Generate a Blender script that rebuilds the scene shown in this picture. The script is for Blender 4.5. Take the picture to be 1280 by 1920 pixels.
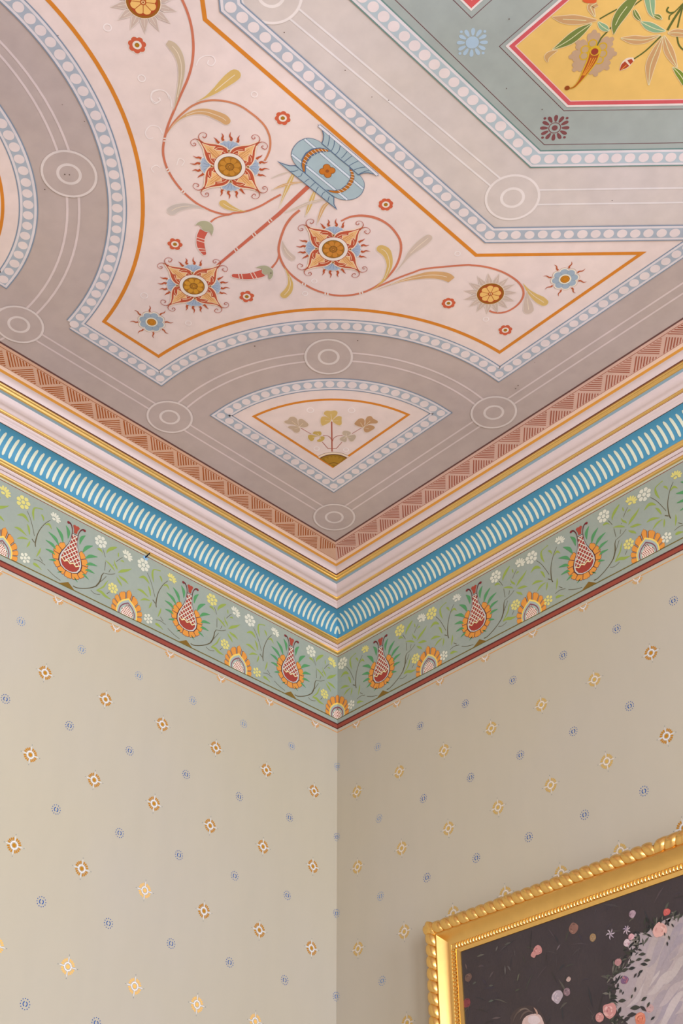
import bpy, bmesh, math, random
from mathutils import Vector, Matrix
PI = math.pi
for o in list(bpy.data.objects): bpy.data.objects.remove(o)
SC = bpy.context.scene
COL = SC.collection

# ------------------------------------------------------------------ camera
F_PX = 2320.48
YAW, PIT, ROL = 2.375016, 0.689127, 0.0016518
CAM = Vector((2.27968, -2.18017, 1.6))
CEIL = 3.8
Fw = Vector((math.cos(PIT)*math.cos(YAW), math.cos(PIT)*math.sin(YAW), math.sin(PIT)))
R0 = Vector((math.sin(YAW), -math.cos(YAW), 0)); U0 = R0.cross(Fw)
Rt = math.cos(ROL)*R0 + math.sin(ROL)*U0
Up = -math.sin(ROL)*R0 + math.cos(ROL)*U0
cd = bpy.data.cameras.new('camera'); cam = bpy.data.objects.new('camera', cd); COL.objects.link(cam)
m = Matrix((Rt, Up, -Fw)).transposed().to_4x4(); m.translation = CAM
cam.matrix_world = m
cd.sensor_fit = 'VERTICAL'; cd.sensor_height = 36.0; cd.sensor_width = 24.0
cd.lens = F_PX*36.0/1920.0; cd.clip_start = 0.05
SC.camera = cam

# ------------------------------------------------------------------ world, lights, exposure
w = bpy.data.worlds.new('world'); SC.world = w; w.use_nodes = True
w.node_tree.nodes['Background'].inputs[0].default_value = (0.80, 0.88, 1.0, 1)
w.node_tree.nodes['Background'].inputs[1].default_value = 0.6
SC.view_settings.view_transform = 'Standard'; SC.view_settings.look = 'None'
SC.view_settings.exposure = 0.33; SC.view_settings.gamma = 1.0
SC.view_settings.use_curve_mapping = False
RX, RY = 4.7, -5.6          # far walls of the room
def area(name, loc, tgt, sx, sy, power, col=(1, 1, 1)):
    l = bpy.data.lights.new(name, 'AREA'); l.shape = 'RECTANGLE'; l.size = sx; l.size_y = sy
    l.energy = power; l.color = col
    o = bpy.data.objects.new(name, l); COL.objects.link(o); o.location = loc
    o.rotation_euler = (Vector(tgt)-Vector(loc)).to_track_quat('-Z', 'Y').to_euler()
    return o
WIN_X = [(-1.3, 1.1), (-2.7, 1.1), (-4.2, 1.0)]
for i, (yy, k) in enumerate(WIN_X):
    area('window_or_fill_light', (RX-0.10, yy, 2.3), (0, yy, 2.3), 0.8, 2.4, 72*k, (0.82, 0.93, 1.08))
for i, xx in enumerate((3.9,)):
    area('window_or_fill_light', (xx, RY+0.10, 2.2), (xx, 0, 2.2), 1.1, 2.4, 30, (0.84, 0.94, 1.06))  # unseen fill behind the camera, added to brighten the right part of the ceiling

# ------------------------------------------------------------------ pixel -> surface helpers
def ray(px, py):
    return Fw + Rt*((px-640)/F_PX) - Up*((py-960)/F_PX)
def onC(px, py):
    d = ray(px, py); t = (CEIL-CAM.z)/d.z; P = CAM+d*t; return (P.x, -P.y)
def onL(px, py, X=0.0):
    d = ray(px, py); t = (X-CAM.x)/d.x; P = CAM+d*t; return (P.y, P.z)
def onR(px, py, Y=0.0):
    d = ray(px, py); t = (Y-CAM.y)/d.y; P = CAM+d*t; return (P.x, P.z)
class T:
    """traced crop: origin, zoom, surface"""
    def __init__(s, fn, x0, y0, z): s.f, s.x0, s.y0, s.z = fn, x0, y0, z
    def pt(s, a, b): return s.f(s.x0+a/s.z, s.y0+b/s.z)
    def p(s, L): return [s.pt(*q[:2]) for q in L]
    def w(s, wpx, at):
        p0 = s.pt(*at); p1 = s.pt(at[0]+1, at[1]); p2 = s.pt(at[0], at[1]+1)
        det = abs((p1[0]-p0[0])*(p2[1]-p0[1])-(p1[1]-p0[1])*(p2[0]-p0[0]))
        return wpx*math.sqrt(det)

def _ws(s, L_, W_):
    out = []
    for i, (q, wp) in enumerate(zip(L_, W_)):
        a = L_[max(i-1, 0)]; b = L_[min(i+1, len(L_)-1)]; dx, dy = b[0]-a[0], b[1]-a[1]; l = math.hypot(dx, dy) or 1
        nx, ny = -dy/l*wp/2, dx/l*wp/2; p1 = s.pt(q[0]+nx, q[1]+ny); p2 = s.pt(q[0]-nx, q[1]-ny)
        out.append(math.hypot(p1[0]-p2[0], p1[1]-p2[1]))
    return out
T.ws = _ws

# ------------------------------------------------------------------ colour and materials
AL = 0.93
def lin(c):
    out = []
    for v in c:
        v /= 255.0
        out.append((v/12.92 if v <= 0.04045 else ((v+0.055)/1.055)**2.4)*AL)
    return tuple(out)+(1.0,)
_m = {}
def N(nt, t, **k):
    n = nt.nodes.new(t)
    for a, b in k.items(): setattr(n, a, b)
    return n
def paint_mat(name, amount=0.10, rough=0.8, scale=3.0, bump=0.04, warm=0.0, streak=False):
    """fresco paint: colour from the COL attribute with brushed and clouded wear"""
    if name in _m: return _m[name]
    mt = bpy.data.materials.new(name); mt.use_nodes = True; nt = mt.node_tree
    b = nt.nodes['Principled BSDF']; b.inputs['Roughness'].default_value = rough
    at = N(nt, 'ShaderNodeAttribute', attribute_name='COL')
    g = N(nt, 'ShaderNodeNewGeometry')
    mp = N(nt, 'ShaderNodeMapping')
    if streak: mp.inputs['Scale'].default_value = (1, 1, 0.25)
    nt.links.new(g.outputs['Position'], mp.inputs['Vector'])
    n1 = N(nt, 'ShaderNodeTexNoise'); n1.inputs['Scale'].default_value = scale; n1.inputs['Detail'].default_value = 5
    n2 = N(nt, 'ShaderNodeTexNoise'); n2.inputs['Scale'].default_value = scale*14; n2.inputs['Detail'].default_value = 4
    for n in (n1, n2): nt.links.new(mp.outputs[0], n.inputs['Vector'])
    def mr(src, lo, hi):
        q = N(nt, 'ShaderNodeMapRange'); q.inputs['From Min'].default_value = 0.3; q.inputs['From Max'].default_value = 0.7
        q.inputs['To Min'].default_value = lo; q.inputs['To Max'].default_value = hi
        nt.links.new(src, q.inputs['Value']); return q.outputs[0]
    a1 = mr(n1.outputs['Fac'], 1-amount, 1+amount*0.6)
    a2 = mr(n2.outputs['Fac'], 1-amount*0.45, 1+amount*0.35)
    mu = N(nt, 'ShaderNodeMath', operation='MULTIPLY'); nt.links.new(a1, mu.inputs[0]); nt.links.new(a2, mu.inputs[1])
    vm = N(nt, 'ShaderNodeVectorMath', operation='SCALE')
    nt.links.new(at.outputs['Color'], vm.inputs[0]); nt.links.new(mu.outputs[0], vm.inputs['Scale'])
    # slight hue drift between warm and cool
    n3 = N(nt, 'ShaderNodeTexNoise'); n3.inputs['Scale'].default_value = scale*1.3; n3.inputs['Detail'].default_value = 3
    ad = N(nt, 'ShaderNodeVectorMath', operation='ADD'); ad.inputs[1].default_value = (7.1, 3.3, 1.9)
    nt.links.new(g.outputs['Position'], ad.inputs[0]); nt.links.new(ad.outputs[0], n3.inputs['Vector'])
    mx = N(nt, 'ShaderNodeMix', data_type='RGBA', blend_type='MIX')
    mx.inputs[6].default_value = (1.02, 0.995, 0.955, 1); mx.inputs[7].default_value = (1.0, 0.985, 1.02, 1)
    nt.links.new(mr(n3.outputs['Fac'], 0, 1), mx.inputs[0])
    m2 = N(nt, 'ShaderNodeVectorMath', operation='MULTIPLY')
    nt.links.new(vm.outputs[0], m2.inputs[0]); nt.links.new(mx.outputs[2], m2.inputs[1])
    nt.links.new(m2.outputs[0], b.inputs['Base Color'])
    bp = N(nt, 'ShaderNodeBump'); bp.inputs['Strength'].default_value = bump; bp.inputs['Distance'].default_value = 0.004
    nt.links.new(n2.outputs['Fac'], bp.inputs['Height']); nt.links.new(bp.outputs[0], b.inputs['Normal'])
    b.inputs['Specular IOR Level'].default_value = 0.25
    _m[name] = mt; return mt
def plain(name, rgb, rough=0.6, metal=0.0, noise=0.0, nscale=30, spec=0.35, bump=0.0):
    if name in _m: return _m[name]
    mt = bpy.data.materials.new(name); mt.use_nodes = True; nt = mt.node_tree
    b = nt.nodes['Principled BSDF']; c = lin(rgb)
    b.inputs['Base Color'].default_value = c; b.inputs['Roughness'].default_value = rough
    b.inputs['Metallic'].default_value = metal; b.inputs['Specular IOR Level'].default_value = spec
    g = N(nt, 'ShaderNodeNewGeometry'); n = N(nt, 'ShaderNodeTexNoise'); n.inputs['Scale'].default_value = nscale; n.inputs['Detail'].default_value = 4
    nt.links.new(g.outputs['Position'], n.inputs['Vector'])
    if noise:
        mx = N(nt, 'ShaderNodeMix', data_type='RGBA'); nt.links.new(n.outputs['Fac'], mx.inputs[0])
        mx.inputs[6].default_value = tuple(v*(1-noise) for v in c[:3])+(1,)
        mx.inputs[7].default_value = tuple(min(1, v*(1+noise)) for v in c[:3])+(1,)
        nt.links.new(mx.outputs[2], b.inputs['Base Color'])
    if bump:
        bp = N(nt, 'ShaderNodeBump'); bp.inputs['Strength'].default_value = bump; bp.inputs['Distance'].default_value = 0.003
        nt.links.new(n.outputs['Fac'], bp.inputs['Height']); nt.links.new(bp.outputs[0], b.inputs['Normal'])
    _m[name] = mt; return mt
M_CEIL = paint_mat('ceiling_fresco', 0.10, 0.85, 2.1, 0.05)
M_WALL = paint_mat('wall_distemper', 0.03, 0.75, 1.6, 0.03, streak=True)
M_FRZ = paint_mat('frieze_paint', 0.05, 0.7, 6.0, 0.02)
M_OIL = paint_mat('oil_paint', 0.10, 0.42, 14.0, 0.10)
M_GOLD = plain('gilding', (255, 214, 134), 0.38, 1.0, 0.04, 12)
M_GOLD2 = plain('burnished_gilding', (250, 204, 122), 0.27, 1.0, 0.10, 50, bump=0.03)

def tag(o, label=None, cat=None, kind=None, group=None):
    if label: o['label'] = label
    if cat: o['category'] = cat
    if kind: o['kind'] = kind
    if group: o['group'] = group
    return o
def mesh_obj(name, verts, faces, mat, parent=None, smooth=False, cols=None):
    me = bpy.data.meshes.new(name); me.from_pydata(verts, [], faces); me.update()
    if mat: me.materials.append(mat)
    if smooth: me.polygons.foreach_set('use_smooth', [True]*len(me.polygons))
    if cols is not None:
        at = me.color_attributes.new('COL', 'FLOAT_COLOR', 'CORNER'); buf = []
        for p, c in zip(me.polygons, cols): buf += list(c)*p.loop_total
        at.data.foreach_set('color', buf)
    o = bpy.data.objects.new(name, me); COL.objects.link(o)
    if parent: o.parent = parent
    return o

# ------------------------------------------------------------------ 2-D painter
EPS = 0.00013
PN = [0]
def catmull(P, n=6, closed=False):
    if len(P) < 3: return list(P)
    out = []; m_ = len(P)
    rng = range(m_) if closed else range(m_-1)
    for i in rng:
        if closed: a, b, c, d = P[(i-1) % m_], P[i], P[(i+1) % m_], P[(i+2) % m_]
        else: a, b, c, d = P[max(i-1, 0)], P[i], P[i+1], P[min(i+2, m_-1)]
        for k in range(n):
            t = k/n; t2 = t*t; t3 = t2*t
            out.append(tuple(0.5*((2*b[j])+(-a[j]+c[j])*t+(2*a[j]-5*b[j]+4*c[j]-d[j])*t2+(-a[j]+3*b[j]-3*c[j]+d[j])*t3) for j in range(len(b))))
    if not closed: out.append(tuple(P[-1]))
    return out
def area2(P): return sum(P[i][0]*P[(i+1) % len(P)][1]-P[(i+1) % len(P)][0]*P[i][1] for i in range(len(P)))
class Paint:
    def __init__(s, off=0): s.v, s.f, s.c, s.off, s.n = [], [], [], off, 0; PN[0] += 1; s.k = (PN[0] % 9)*6e-6
    def zz(s, L):
        s.n += 1; return (L+s.off)*EPS+(s.n % 17)*3.2e-6+s.k
    def poly(s, P, col, L=0):
        if len(P) < 3: return
        P = list(P)
        if area2(P) < 0: P.reverse()
        i = len(s.v); z = s.zz(L)
        s.v += [(p[0], p[1], z) for p in P]; s.f.append(list(range(i, i+len(P)))); s.c.append(lin(col))
    def blob(s, P, col, L=0, n=4): s.poly(catmull(P, n, True), col, L)
    def disc(s, c, r, col, L=0, n=20, ry=None, a=0):
        ry = ry or r; ca, sa = math.cos(a), math.sin(a)
        s.poly([(c[0]+r*math.cos(t)*ca-ry*math.sin(t)*sa, c[1]+r*math.cos(t)*sa+ry*math.sin(t)*ca) for t in (2*PI*k/n for k in range(n))], col, L)
    def rib(s, P, w_, col, L=0, closed=False):
        """ribbon with mitred corners; w_ number or list"""
        n = len(P)
        if n < 2: return
        W = w_ if isinstance(w_, (list, tuple)) else [w_]*n
        z = s.zz(L); i0 = len(s.v)
        for i in range(n):
            if closed: a, b = P[(i-1) % n], P[(i+1) % n]
            else: a, b = P[max(i-1, 0)], P[min(i+1, n-1)]
            d1 = (P[i][0]-a[0], P[i][1]-a[1]); d2 = (b[0]-P[i][0], b[1]-P[i][1])
            l1 = math.hypot(*d1); l2 = math.hypot(*d2)
            if l1 < 1e-9: d1, l1 = d2, l2
            if l2 < 1e-9: d2, l2 = d1, l1
            l1 = l1 or 1; l2 = l2 or 1
            n1 = (-d1[1]/l1, d1[0]/l1); n2 = (-d2[1]/l2, d2[0]/l2)
            nx, ny = n1[0]+n2[0], n1[1]+n2[1]; q = math.hypot(nx, ny) or 1
            nx /= q; ny /= q; k = 1/max(0.22, nx*n1[0]+ny*n1[1]); h = W[i]*0.5*k
            s.v += [(P[i][0]+nx*h, P[i][1]+ny*h, z), (P[i][0]-nx*h, P[i][1]-ny*h, z)]
        for i in range(n if closed else n-1):
            j = (i+1) % n; s.f.append([i0+2*i, i0+2*i+1, i0+2*j+1, i0+2*j]); s.c.append(lin(col))
    def line(s, P, w_, col, L=0, n=6, closed=False):
        if isinstance(w_, (list, tuple)):
            Q = catmull([tuple(p)+(q,) for p, q in zip(P, w_)], n, closed)
            s.rib([q[:2] for q in Q], [max(q[2], 0) for q in Q], col, L, closed)
        else: s.rib(catmull(P, n, closed), w_, col, L, closed)
    def ring(s, c, r, w_, col, L=0, n=40, a0=0, a1=2*PI):
        full = abs(a1-a0) > 6.28
        P = [(c[0]+r*math.cos(a0+(a1-a0)*k/n), c[1]+r*math.sin(a0+(a1-a0)*k/n)) for k in range(n if full else n+1)]
        s.rib(P, w_, col, L, full)
    def petal(s, c, a, r0, r1, wd, col, L=0, tip=0.5, n=3, pointed=False):
        ca, sa = math.cos(a), math.sin(a)
        if pointed: S = [(r0, -wd*.25), (r0+(r1-r0)*.4, -wd*.5), (r1, 0), (r0+(r1-r0)*.4, wd*.5), (r0, wd*.25)]
        else: S = [(r0, -wd*.22), (r0+(r1-r0)*.6, -wd*.48), (r1-wd*.12, -wd*.3), (r1, 0), (r1-wd*.12, wd*.3), (r0+(r1-r0)*.6, wd*.48), (r0, wd*.22)]
        P = [(c[0]+x*ca-y*sa, c[1]+x*sa+y*ca) for x, y in S]
        s.poly(P if pointed else catmull(P, n, True), col, L)
    def leaf(s, P, W, col, L=0, edge=None, vein=None, ew=0.0025):
        """stroke of varying width with paler edge and a vein"""
        if edge: s.line(P, [q+ew for q in W], edge, L)
        s.line(P, W, col, L+1)
        if vein: s.line(P[1:-1] if len(P) > 4 else P, min(0.0014, max(W)*.12), vein, L+2)
    def drop(s, P, W, col, L=0, edge=None, vein=None):
        if edge:
            s.line(P, [q+0.003 for q in W], edge, L); s.disc(P[-1], W[-1]*.5+.0015, edge, L, 14)
        s.line(P, W, col, L+1); s.disc(P[-1], W[-1]*.5, col, L+1, 14)
        if vein: s.line(P[len(P)//3:], 0.0013, vein, L+2)
    def wedge(s, c, a, r0, r1, w0, w1, col, L=0):
        ca, sa = math.cos(a), math.sin(a)
        S = [(r0, -w0/2), (r1*.90, -w1*.5), (r1*.97, -w1*.40), (r1*.965, -w1*.17), (r1, 0), (r1*.965, w1*.17), (r1*.97, w1*.40), (r1*.90, w1*.5), (r0, w0/2)]
        s.poly([(c[0]+x*ca-y*sa, c[1]+x*sa+y*ca) for x, y in S], col, L)
    def build(s, name, parent, M, mat, label=None):
        o = mesh_obj(name, s.v, s.f, mat, parent, cols=s.c)
        o.matrix_local = M
        if label: o['label'] = label
        return o
def MC(u=0, v=0): return Matrix(((1, 0, 0, u), (0, -1, 0, -v), (0, 0, -1, CEIL), (0, 0, 0, 1)))
def ML(s_=0, z=0): return Matrix(((0, 0, 1, 0), (1, 0, 0, s_), (0, 1, 0, z), (0, 0, 0, 1)))
def MR(s_=0, z=0): return Matrix(((1, 0, 0, s_), (0, 0, -1, 0), (0, 1, 0, z), (0, 0, 0, 1)))
def rel(P, c): return [(p[0]-c[0], p[1]-c[1]) for p in P]
def arc(c, r, a0, a1, n=48): return [(c[0]+r*math.cos(a0+(a1-a0)*k/n), c[1]+r*math.sin(a0+(a1-a0)*k/n)) for k in range(n+1)]
def solve3(A, b):
    Mx = Matrix(A); return Mx.inverted() @ Vector(b)
def fitc(P):
    """least-squares circle"""
    A = [[0]*3 for _ in range(3)]; B = [0]*3
    for x, y in P:
        r = (x, y, 1); q = x*x+y*y
        for i in range(3):
            B[i] += r[i]*q
            for j in range(3): A[i][j] += r[i]*r[j]
    a, b, c = solve3(A, B); cx, cy = a/2, b/2
    return (cx, cy), math.sqrt(c+cx*cx+cy*cy)

# ------------------------------------------------------------------ setting: shell
PINK, GREY, ORNG = (237, 214, 206), (194, 174, 166), (219, 134, 44)
def box(name, x0, x1, y0, y1, z0, z1, col, mat, label):
    V = [(x, y, z) for z in (z0, z1) for y in (y0, y1) for x in (x0, x1)]
    Fc = [(0, 2, 3, 1), (4, 5, 7, 6), (0, 1, 5, 4), (2, 6, 7, 3), (0, 4, 6, 2), (1, 3, 7, 5)]
    o = mesh_obj(name, V, Fc, mat, cols=[lin(col)]*6); tag(o, label, kind='structure'); return o
WALLC = (187, 176, 156)
ceiling = box('ceiling', -0.15, RX+.15, RY-.15, .15, CEIL, CEIL+.12, GREY, M_CEIL, 'painted ceiling with grey ground, pink star panels and blue beaded borders')
wall_l = box('wall_left', -0.15, 0, RY, 0, 0, CEIL, WALLC, M_WALL, 'pale stone-coloured wall on the left stencilled with small gold and blue flowers')
wall_r = box('wall_right', -0.15, RX, 0, 0.15, 0, CEIL, WALLC, M_WALL, 'stone-coloured wall on the right carrying the gilt framed painting')
wall_f = box('wall_far', RX, RX+.15, RY, .15, 0, CEIL, WALLC, M_WALL, 'plain wall opposite the left wall, behind the camera')
wall_b = box('wall_back', -0.15, RX+.15, RY-.15, RY, 0, CEIL, WALLC, M_WALL, 'plain wall opposite the right wall, behind the camera')
floor = box('floor', -0.15, RX+.15, RY-.15, .15, -.1, 0, (204, 188, 172), M_WALL, 'pale wooden floor of the room, below the picture')
C = onC
# ================================================================== CEILING PAINTING
def P_(off=0): return Paint(off)
BLU_E, BLU_B, WHT, DOT = (138, 150, 166), (176, 181, 190), (228, 216, 216), (234, 216, 212)
GRN_E, GRN_B = (112, 142, 134), (184, 194, 198)
def offset_rib(p, P, w_, col, L, closed=False): p.rib(P, w_, col, L, closed)
def resample(P, step, closed=False, start=0.0):
    Q = list(P)+([P[0]] if closed else []); out = []; d = start
    acc = 0.0
    for a, b in zip(Q, Q[1:]):
        l = math.hypot(b[0]-a[0], b[1]-a[1])
        if l < 1e-9: continue
        while d <= acc+l:
            t = (d-acc)/l; out.append((a[0]+(b[0]-a[0])*t, a[1]+(b[1]-a[1])*t)); d += step
        acc += l
    return out
rnd = random.Random(5)
def beaded(name, segs, parent, off, closed=True, cols=(BLU_E, BLU_B), start=0.0, label=None, step=0.0283, wd=0.041):
    """beaded border; segs = list of polylines, joined corner to corner"""
    path = []
    for s_ in segs: path += s_ if not path else s_[1:]
    if closed: path = path[:-1]
    p = P_(off)
    p.rib(path, wd, cols[0], 0, closed); p.rib(path, wd-.0056, WHT, 1, closed); p.rib(path, wd-.0165, cols[1], 2, closed)
    o = p.build(name, parent, MC(), M_CEIL, label)
    q = P_(off+3)
    for s_ in segs:
        Ls = sum(math.hypot(b[0]-a[0], b[1]-a[1]) for a, b in zip(s_, s_[1:]))
        n = max(1, round(Ls/step))
        pts = resample(s_, Ls/n)
        for c in pts[:n]:
            if c is pts[0] or True:
                q.disc((c[0]+rnd.uniform(-.0006, .0006), c[1]+rnd.uniform(-.0006, .0006)), 0.0112*rnd.uniform(.96, 1.04), DOT, 0, 18)
    q.build('painted_bead_row', o, Matrix(), M_CEIL)
    o.children[-1].matrix_local = Matrix()
    return o
# --- hatched outer border along both walls
def clip_seg(P, a, b):
    """clip segment a-b to convex polygon P (ccw)"""
    t0, t1 = 0.0, 1.0; d = (b[0]-a[0], b[1]-a[1])
    for i in range(len(P)):
        p, q = P[i], P[(i+1) % len(P)]; nx, ny = -(q[1]-p[1]), q[0]-p[0]
        num = (a[0]-p[0])*nx+(a[1]-p[1])*ny; den = d[0]*nx+d[1]*ny
        if abs(den) < 1e-12:
            if num < 0: return None
        else:
            t = -num/den
            if den > 0: t0 = max(t0, t)
            else: t1 = min(t1, t)
    if t1-t0 <= 1e-6: return None
    return (a[0]+d[0]*t0, a[1]+d[1]*t0), (a[0]+d[0]*t1, a[1]+d[1]*t1)
BAND, HATL, HATR = (226, 178, 150), (176, 92, 38), (172, 96, 74)
def wall_pt(side, s_, o_): return (s_, o_) if side == 'R' else (o_, s_)
for side in 'LR':
    p = P_(1); LEN = 2.9; W = lambda s_, o_: wall_pt(side, s_, o_)
    hc = HATL if side == 'L' else HATR; bc = (226, 180, 152) if side == 'L' else (224, 182, 164)
    p.poly([W(.180, .180), W(LEN, .180), W(LEN, .2462), W(.2462, .2462)], bc, 0)
    p.poly([W(.2458, .2458), W(LEN, .2458), W(LEN, .2512), W(.2512, .2512)], (112, 74, 68), 1)
    p.rib([W(.2365, .2365), W(LEN, .2365)], .0016, hc, 1); p.rib([W(.1845, .1845), W(LEN, .1845)], .0016, hc, 1)
    pb = p.build('painted_hatched_border', ceiling, MC(), M_CEIL, 'terracotta hatched border with a dark brown line beside the %s cornice' % ('left' if side == 'L' else 'right'))
    per, ph = (.0868, .9109) if side == 'L' else (.0872, .8406)
    oi, oo = .2347, .1862; h = oi-oo; k0 = math.ceil((.22-ph)/per); nmax = int((2.2-.2)/per)
    q = P_(3)
    for k in range(k0-1, k0+nmax):
        a = ph+per*k
        for tri, base in (('A', True), ('B', False)):
            # A: base on the inner (ceiling) line from a to a+per, B: base on the outer line, half a period on
            g_ = .0022
            if base: Tn = [(a+g_, oi), (a+per-g_, oi), (a+per/2, oo+g_)]
            else: Tn = [(a+per/2+g_, oo), (a+per*1.5-g_, oo), (a+per, oi-g_)]
            cx, cy = sum(t[0] for t in Tn)/3, sum(t[1] for t in Tn)/3
            Tn = [(cx+(x-cx)*.96, cy+(y-cy)*.96) for x, y in Tn]
            if cx < cy+.004: continue
            if area2(Tn) < 0: Tn.reverse()
            # stripes parallel to one leg
            sgn = 1 if base else -1
            dirv = (sgn*.7, -.7) if side == 'R' or True else (.7, .7)
            if base: dirv = (per/2, -(h))     # leg falling outward
            else: dirv = (-per/2, -h)
            if side == 'L': dirv = (-dirv[0], dirv[1]) if base else (-dirv[0], dirv[1])
            if side == 'L':
                # far-from-corner leg is the upright one on the left wall
                dirv = (-per/2, -h) if base else (per/2, -h)
            else:
                dirv = (per/2, -h) if base else (-per/2, -h)
            dl = math.hypot(*dirv); dx, dy = dirv[0]/dl, dirv[1]/dl
            for j in range(-12, 13):
                oxx, oyy = cx+j*.0068*-dy, cy+j*.0068*dx
                sg = clip_seg(Tn, (oxx-dx*.2, oyy-dy*.2), (oxx+dx*.2, oyy+dy*.2))
                if sg and math.hypot(sg[0][0]-sg[1][0], sg[0][1]-sg[1][1]) > .003:
                    q.rib([W(*sg[0]), W(*sg[1])], .0029*rnd.uniform(.85, 1.15), hc, 0)
    qo = q.build('painted_hatching', pb, Matrix(), M_CEIL)
# --- double line tracks and rings
TRK = (224, 204, 199)
def ring_motif(c, r=.0565, ri=.0235):
    p = P_(7); p.disc((0, 0), r, (214, 198, 190) if c[0] > 1.3 else GREY, 0, 40); rc_ = (236, 222, 216) if c[0] > 1.3 else (226, 210, 203); p.ring((0, 0), r, .0054, rc_, 1, 48); p.ring((0, 0), ri, .0062, rc_, 1, 32)
    p.build('painted_ring', ceiling, MC(*c), M_CEIL)
rC, rL, rR, rM = (.3262, .3270), (.3262, .9090), (.9131, .3270), (.7612, .7618)
rFL, rBL, rO, rT = (.3281, 1.3593), (.7622, 1.5142), (1.3705, .7995), (1.352, 1.470)
for c in (rC, rL, rR, rM, rFL, rBL, rO, rT): ring_motif(c)
p = P_(2)
for o_ in (.3131, .3392):
    p.rib([(o_, .33), (o_, 2.6)], .0048, TRK, 0); p.rib([(.33, o_), (2.4, o_)], .0048, TRK, 0)
cA = (.400, .400)
for r in (.4987, .5254): p.rib(arc(cA, r, math.asin(-.073/.516), PI/2+.1413), .0050, TRK, 0)
c1 = T(C, 0, 0, 3.2); c4 = T(C, 0, 400, 3.2)
bigO = c1.p([(0, 258), (110, 385), (215, 525), (300, 675), (360, 790), (403, 890), (475, 1190)])+c4.p([(465, 0), (452, 130), (405, 300), (335, 440), (228, 592)])
bigI = c1.p([(0, 352), (100, 465), (200, 610), (275, 760), (328, 895), (397, 1190)])+c4.p([(395, 0), (378, 150), (330, 290), (262, 420), (165, 565)])
cB, rb1 = fitc(bigO); cB2, rb2 = fitc(bigI)
for cc, rr in ((cB, rb1), (cB2, rb2)): p.rib(arc(cc, rr, -PI/2-.25, .9), .0052, TRK, 0)
p.build('painted_double_line', ceiling, MC(), M_CEIL, 'pale double lines running between the rings on the grey ground')
p = P_(6)
for o_ in (-.0132, .0132):
    p.rib([(rO[0]+o_+.002, rO[1]), (rT[0]+o_, rT[1])], .0042, (232, 220, 216), 0)
    k = o_*1.0; p.rib([(rO[0]+k, rO[1]+k), (rO[0]+k+.55, rO[1]+k-.55)], .0042, (232, 220, 216), 0)
    p.rib([(rT[0]+k, rT[1]-k), (rT[0]+k+.4, rT[1]-k+.4)], .0042, (232, 220, 216), 0)
p.build('painted_double_line', ceiling, MC(), M_CEIL, 'pale double lines around the octagon on the lighter grey ground')
# --- quarter fans
def fan(c0, sgn, center, rc, name_lab, off=6):
    """fan panel: corner c0, arms along +u and sgn*v"""
    u0, v0 = c0
    e = math.sqrt(rc*rc-(u0-center[0])**2)
    e2 = math.sqrt(rc*rc-(v0-center[1])**2)
    A = (u0, center[1]+sgn*e); B = (center[0]+e2, v0)
    a0 = math.atan2(B[1]-center[1], B[0]-center[0]); a1 = math.atan2(A[1]-center[1], A[0]-center[0])
    ar = arc(center, rc, a0, a1)
    p = P_(off-3); p.poly([c0]+ar, PINK, 0)
    def shape(r, o_):
        u, v = u0+o_, v0+sgn*o_
        e = math.sqrt(r*r-(u-center[0])**2); e2 = math.sqrt(r*r-(v-center[1])**2)
        q0 = math.atan2(v-center[1], e2); q1 = math.atan2(sgn*e, u-center[0])
        return [(u, v)]+arc(center, r, q0, q1)
    p.rib(shape(rc-.0545, .0555), .0072, ORNG, 1, True)
    p.build('painted_fan_panel', ceiling, MC(), M_CEIL, name_lab)
    beaded('painted_beaded_border', [[c0, B], ar, [A, c0]], ceiling, off)
fan((.4220, .4215), 1, cA, .4187, 'pink quarter-fan panel outlined in orange in the nearest corner')
inE = c1.p([(110, 800), (180, 955), (212, 1100), (230, 1280)])+c4.p([(228, 60), (205, 165), (140, 310), (60, 430)])
cF, rF = fitc(inE)
cF = (.402, cF[1])
rF = sum(math.hypot(x-cF[0], y-cF[1]) for x, y in inE)/len(inE)
tipL = onC(14, 541)
fan((.4215, cF[1]), -1, cF, rF-.0205, 'pink quarter-fan panel outlined in orange at the left edge')
# --- star panel
cS, rS = cA, .6112
orgB = c1.p([(290, 0), (440, 175), (560, 340), (660, 510), (755, 720), (820, 900), (850, 1060), (858, 1280)])+c4.p([(852, 0), (840, 160), (800, 330), (730, 490), (632, 650)])
cQ, rQ = fitc(orgB)
bcB = c1.p([(150, 77), (275, 218), (386, 360), (479, 507), (558, 653), (617, 798), (662, 938), (688, 1073), (700, 1205)])+c4.p([(705, 52), (690, 175), (665, 290), (626, 397), (575, 492), (513, 583), (440, 663)])
cW, rW = fitc(bcB)
uW = .4200
aS0 = math.atan2(uW-cS[1], math.sqrt(rS*rS-(uW-cS[1])**2)); aS1 = math.atan2(math.sqrt(rS*rS-(uW-cS[0])**2), uW-cS[0])
arcS = arc(cS, rS, aS0, aS1, 64)
aW0 = -math.acos(max(-1, min(1, (uW-cW[0])/rW))); arcW = arc(cW, rW, aW0, 0.75, 64)
K1, K2 = (1.2815, 1.5085), (1.2722, .7595)
SUM = 2.0325
tip = (SUM-uW, uW); far = (1.66, SUM-1.66)
Xend = arcW[-1]
p = P_(3)
p.poly(list(reversed(arcS))+[tip, K2, K1, (K1[0]+.12, K1[1]+.13), (Xend[0], Xend[1])]+list(reversed(arcW)), PINK, 0)
p.build('painted_star_panel', ceiling, MC(), M_CEIL, 'large pink star-shaped panel between the fans and the octagon')
p = P_(5)
cSo, rSo, uo = cA, .6635, .4755
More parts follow.
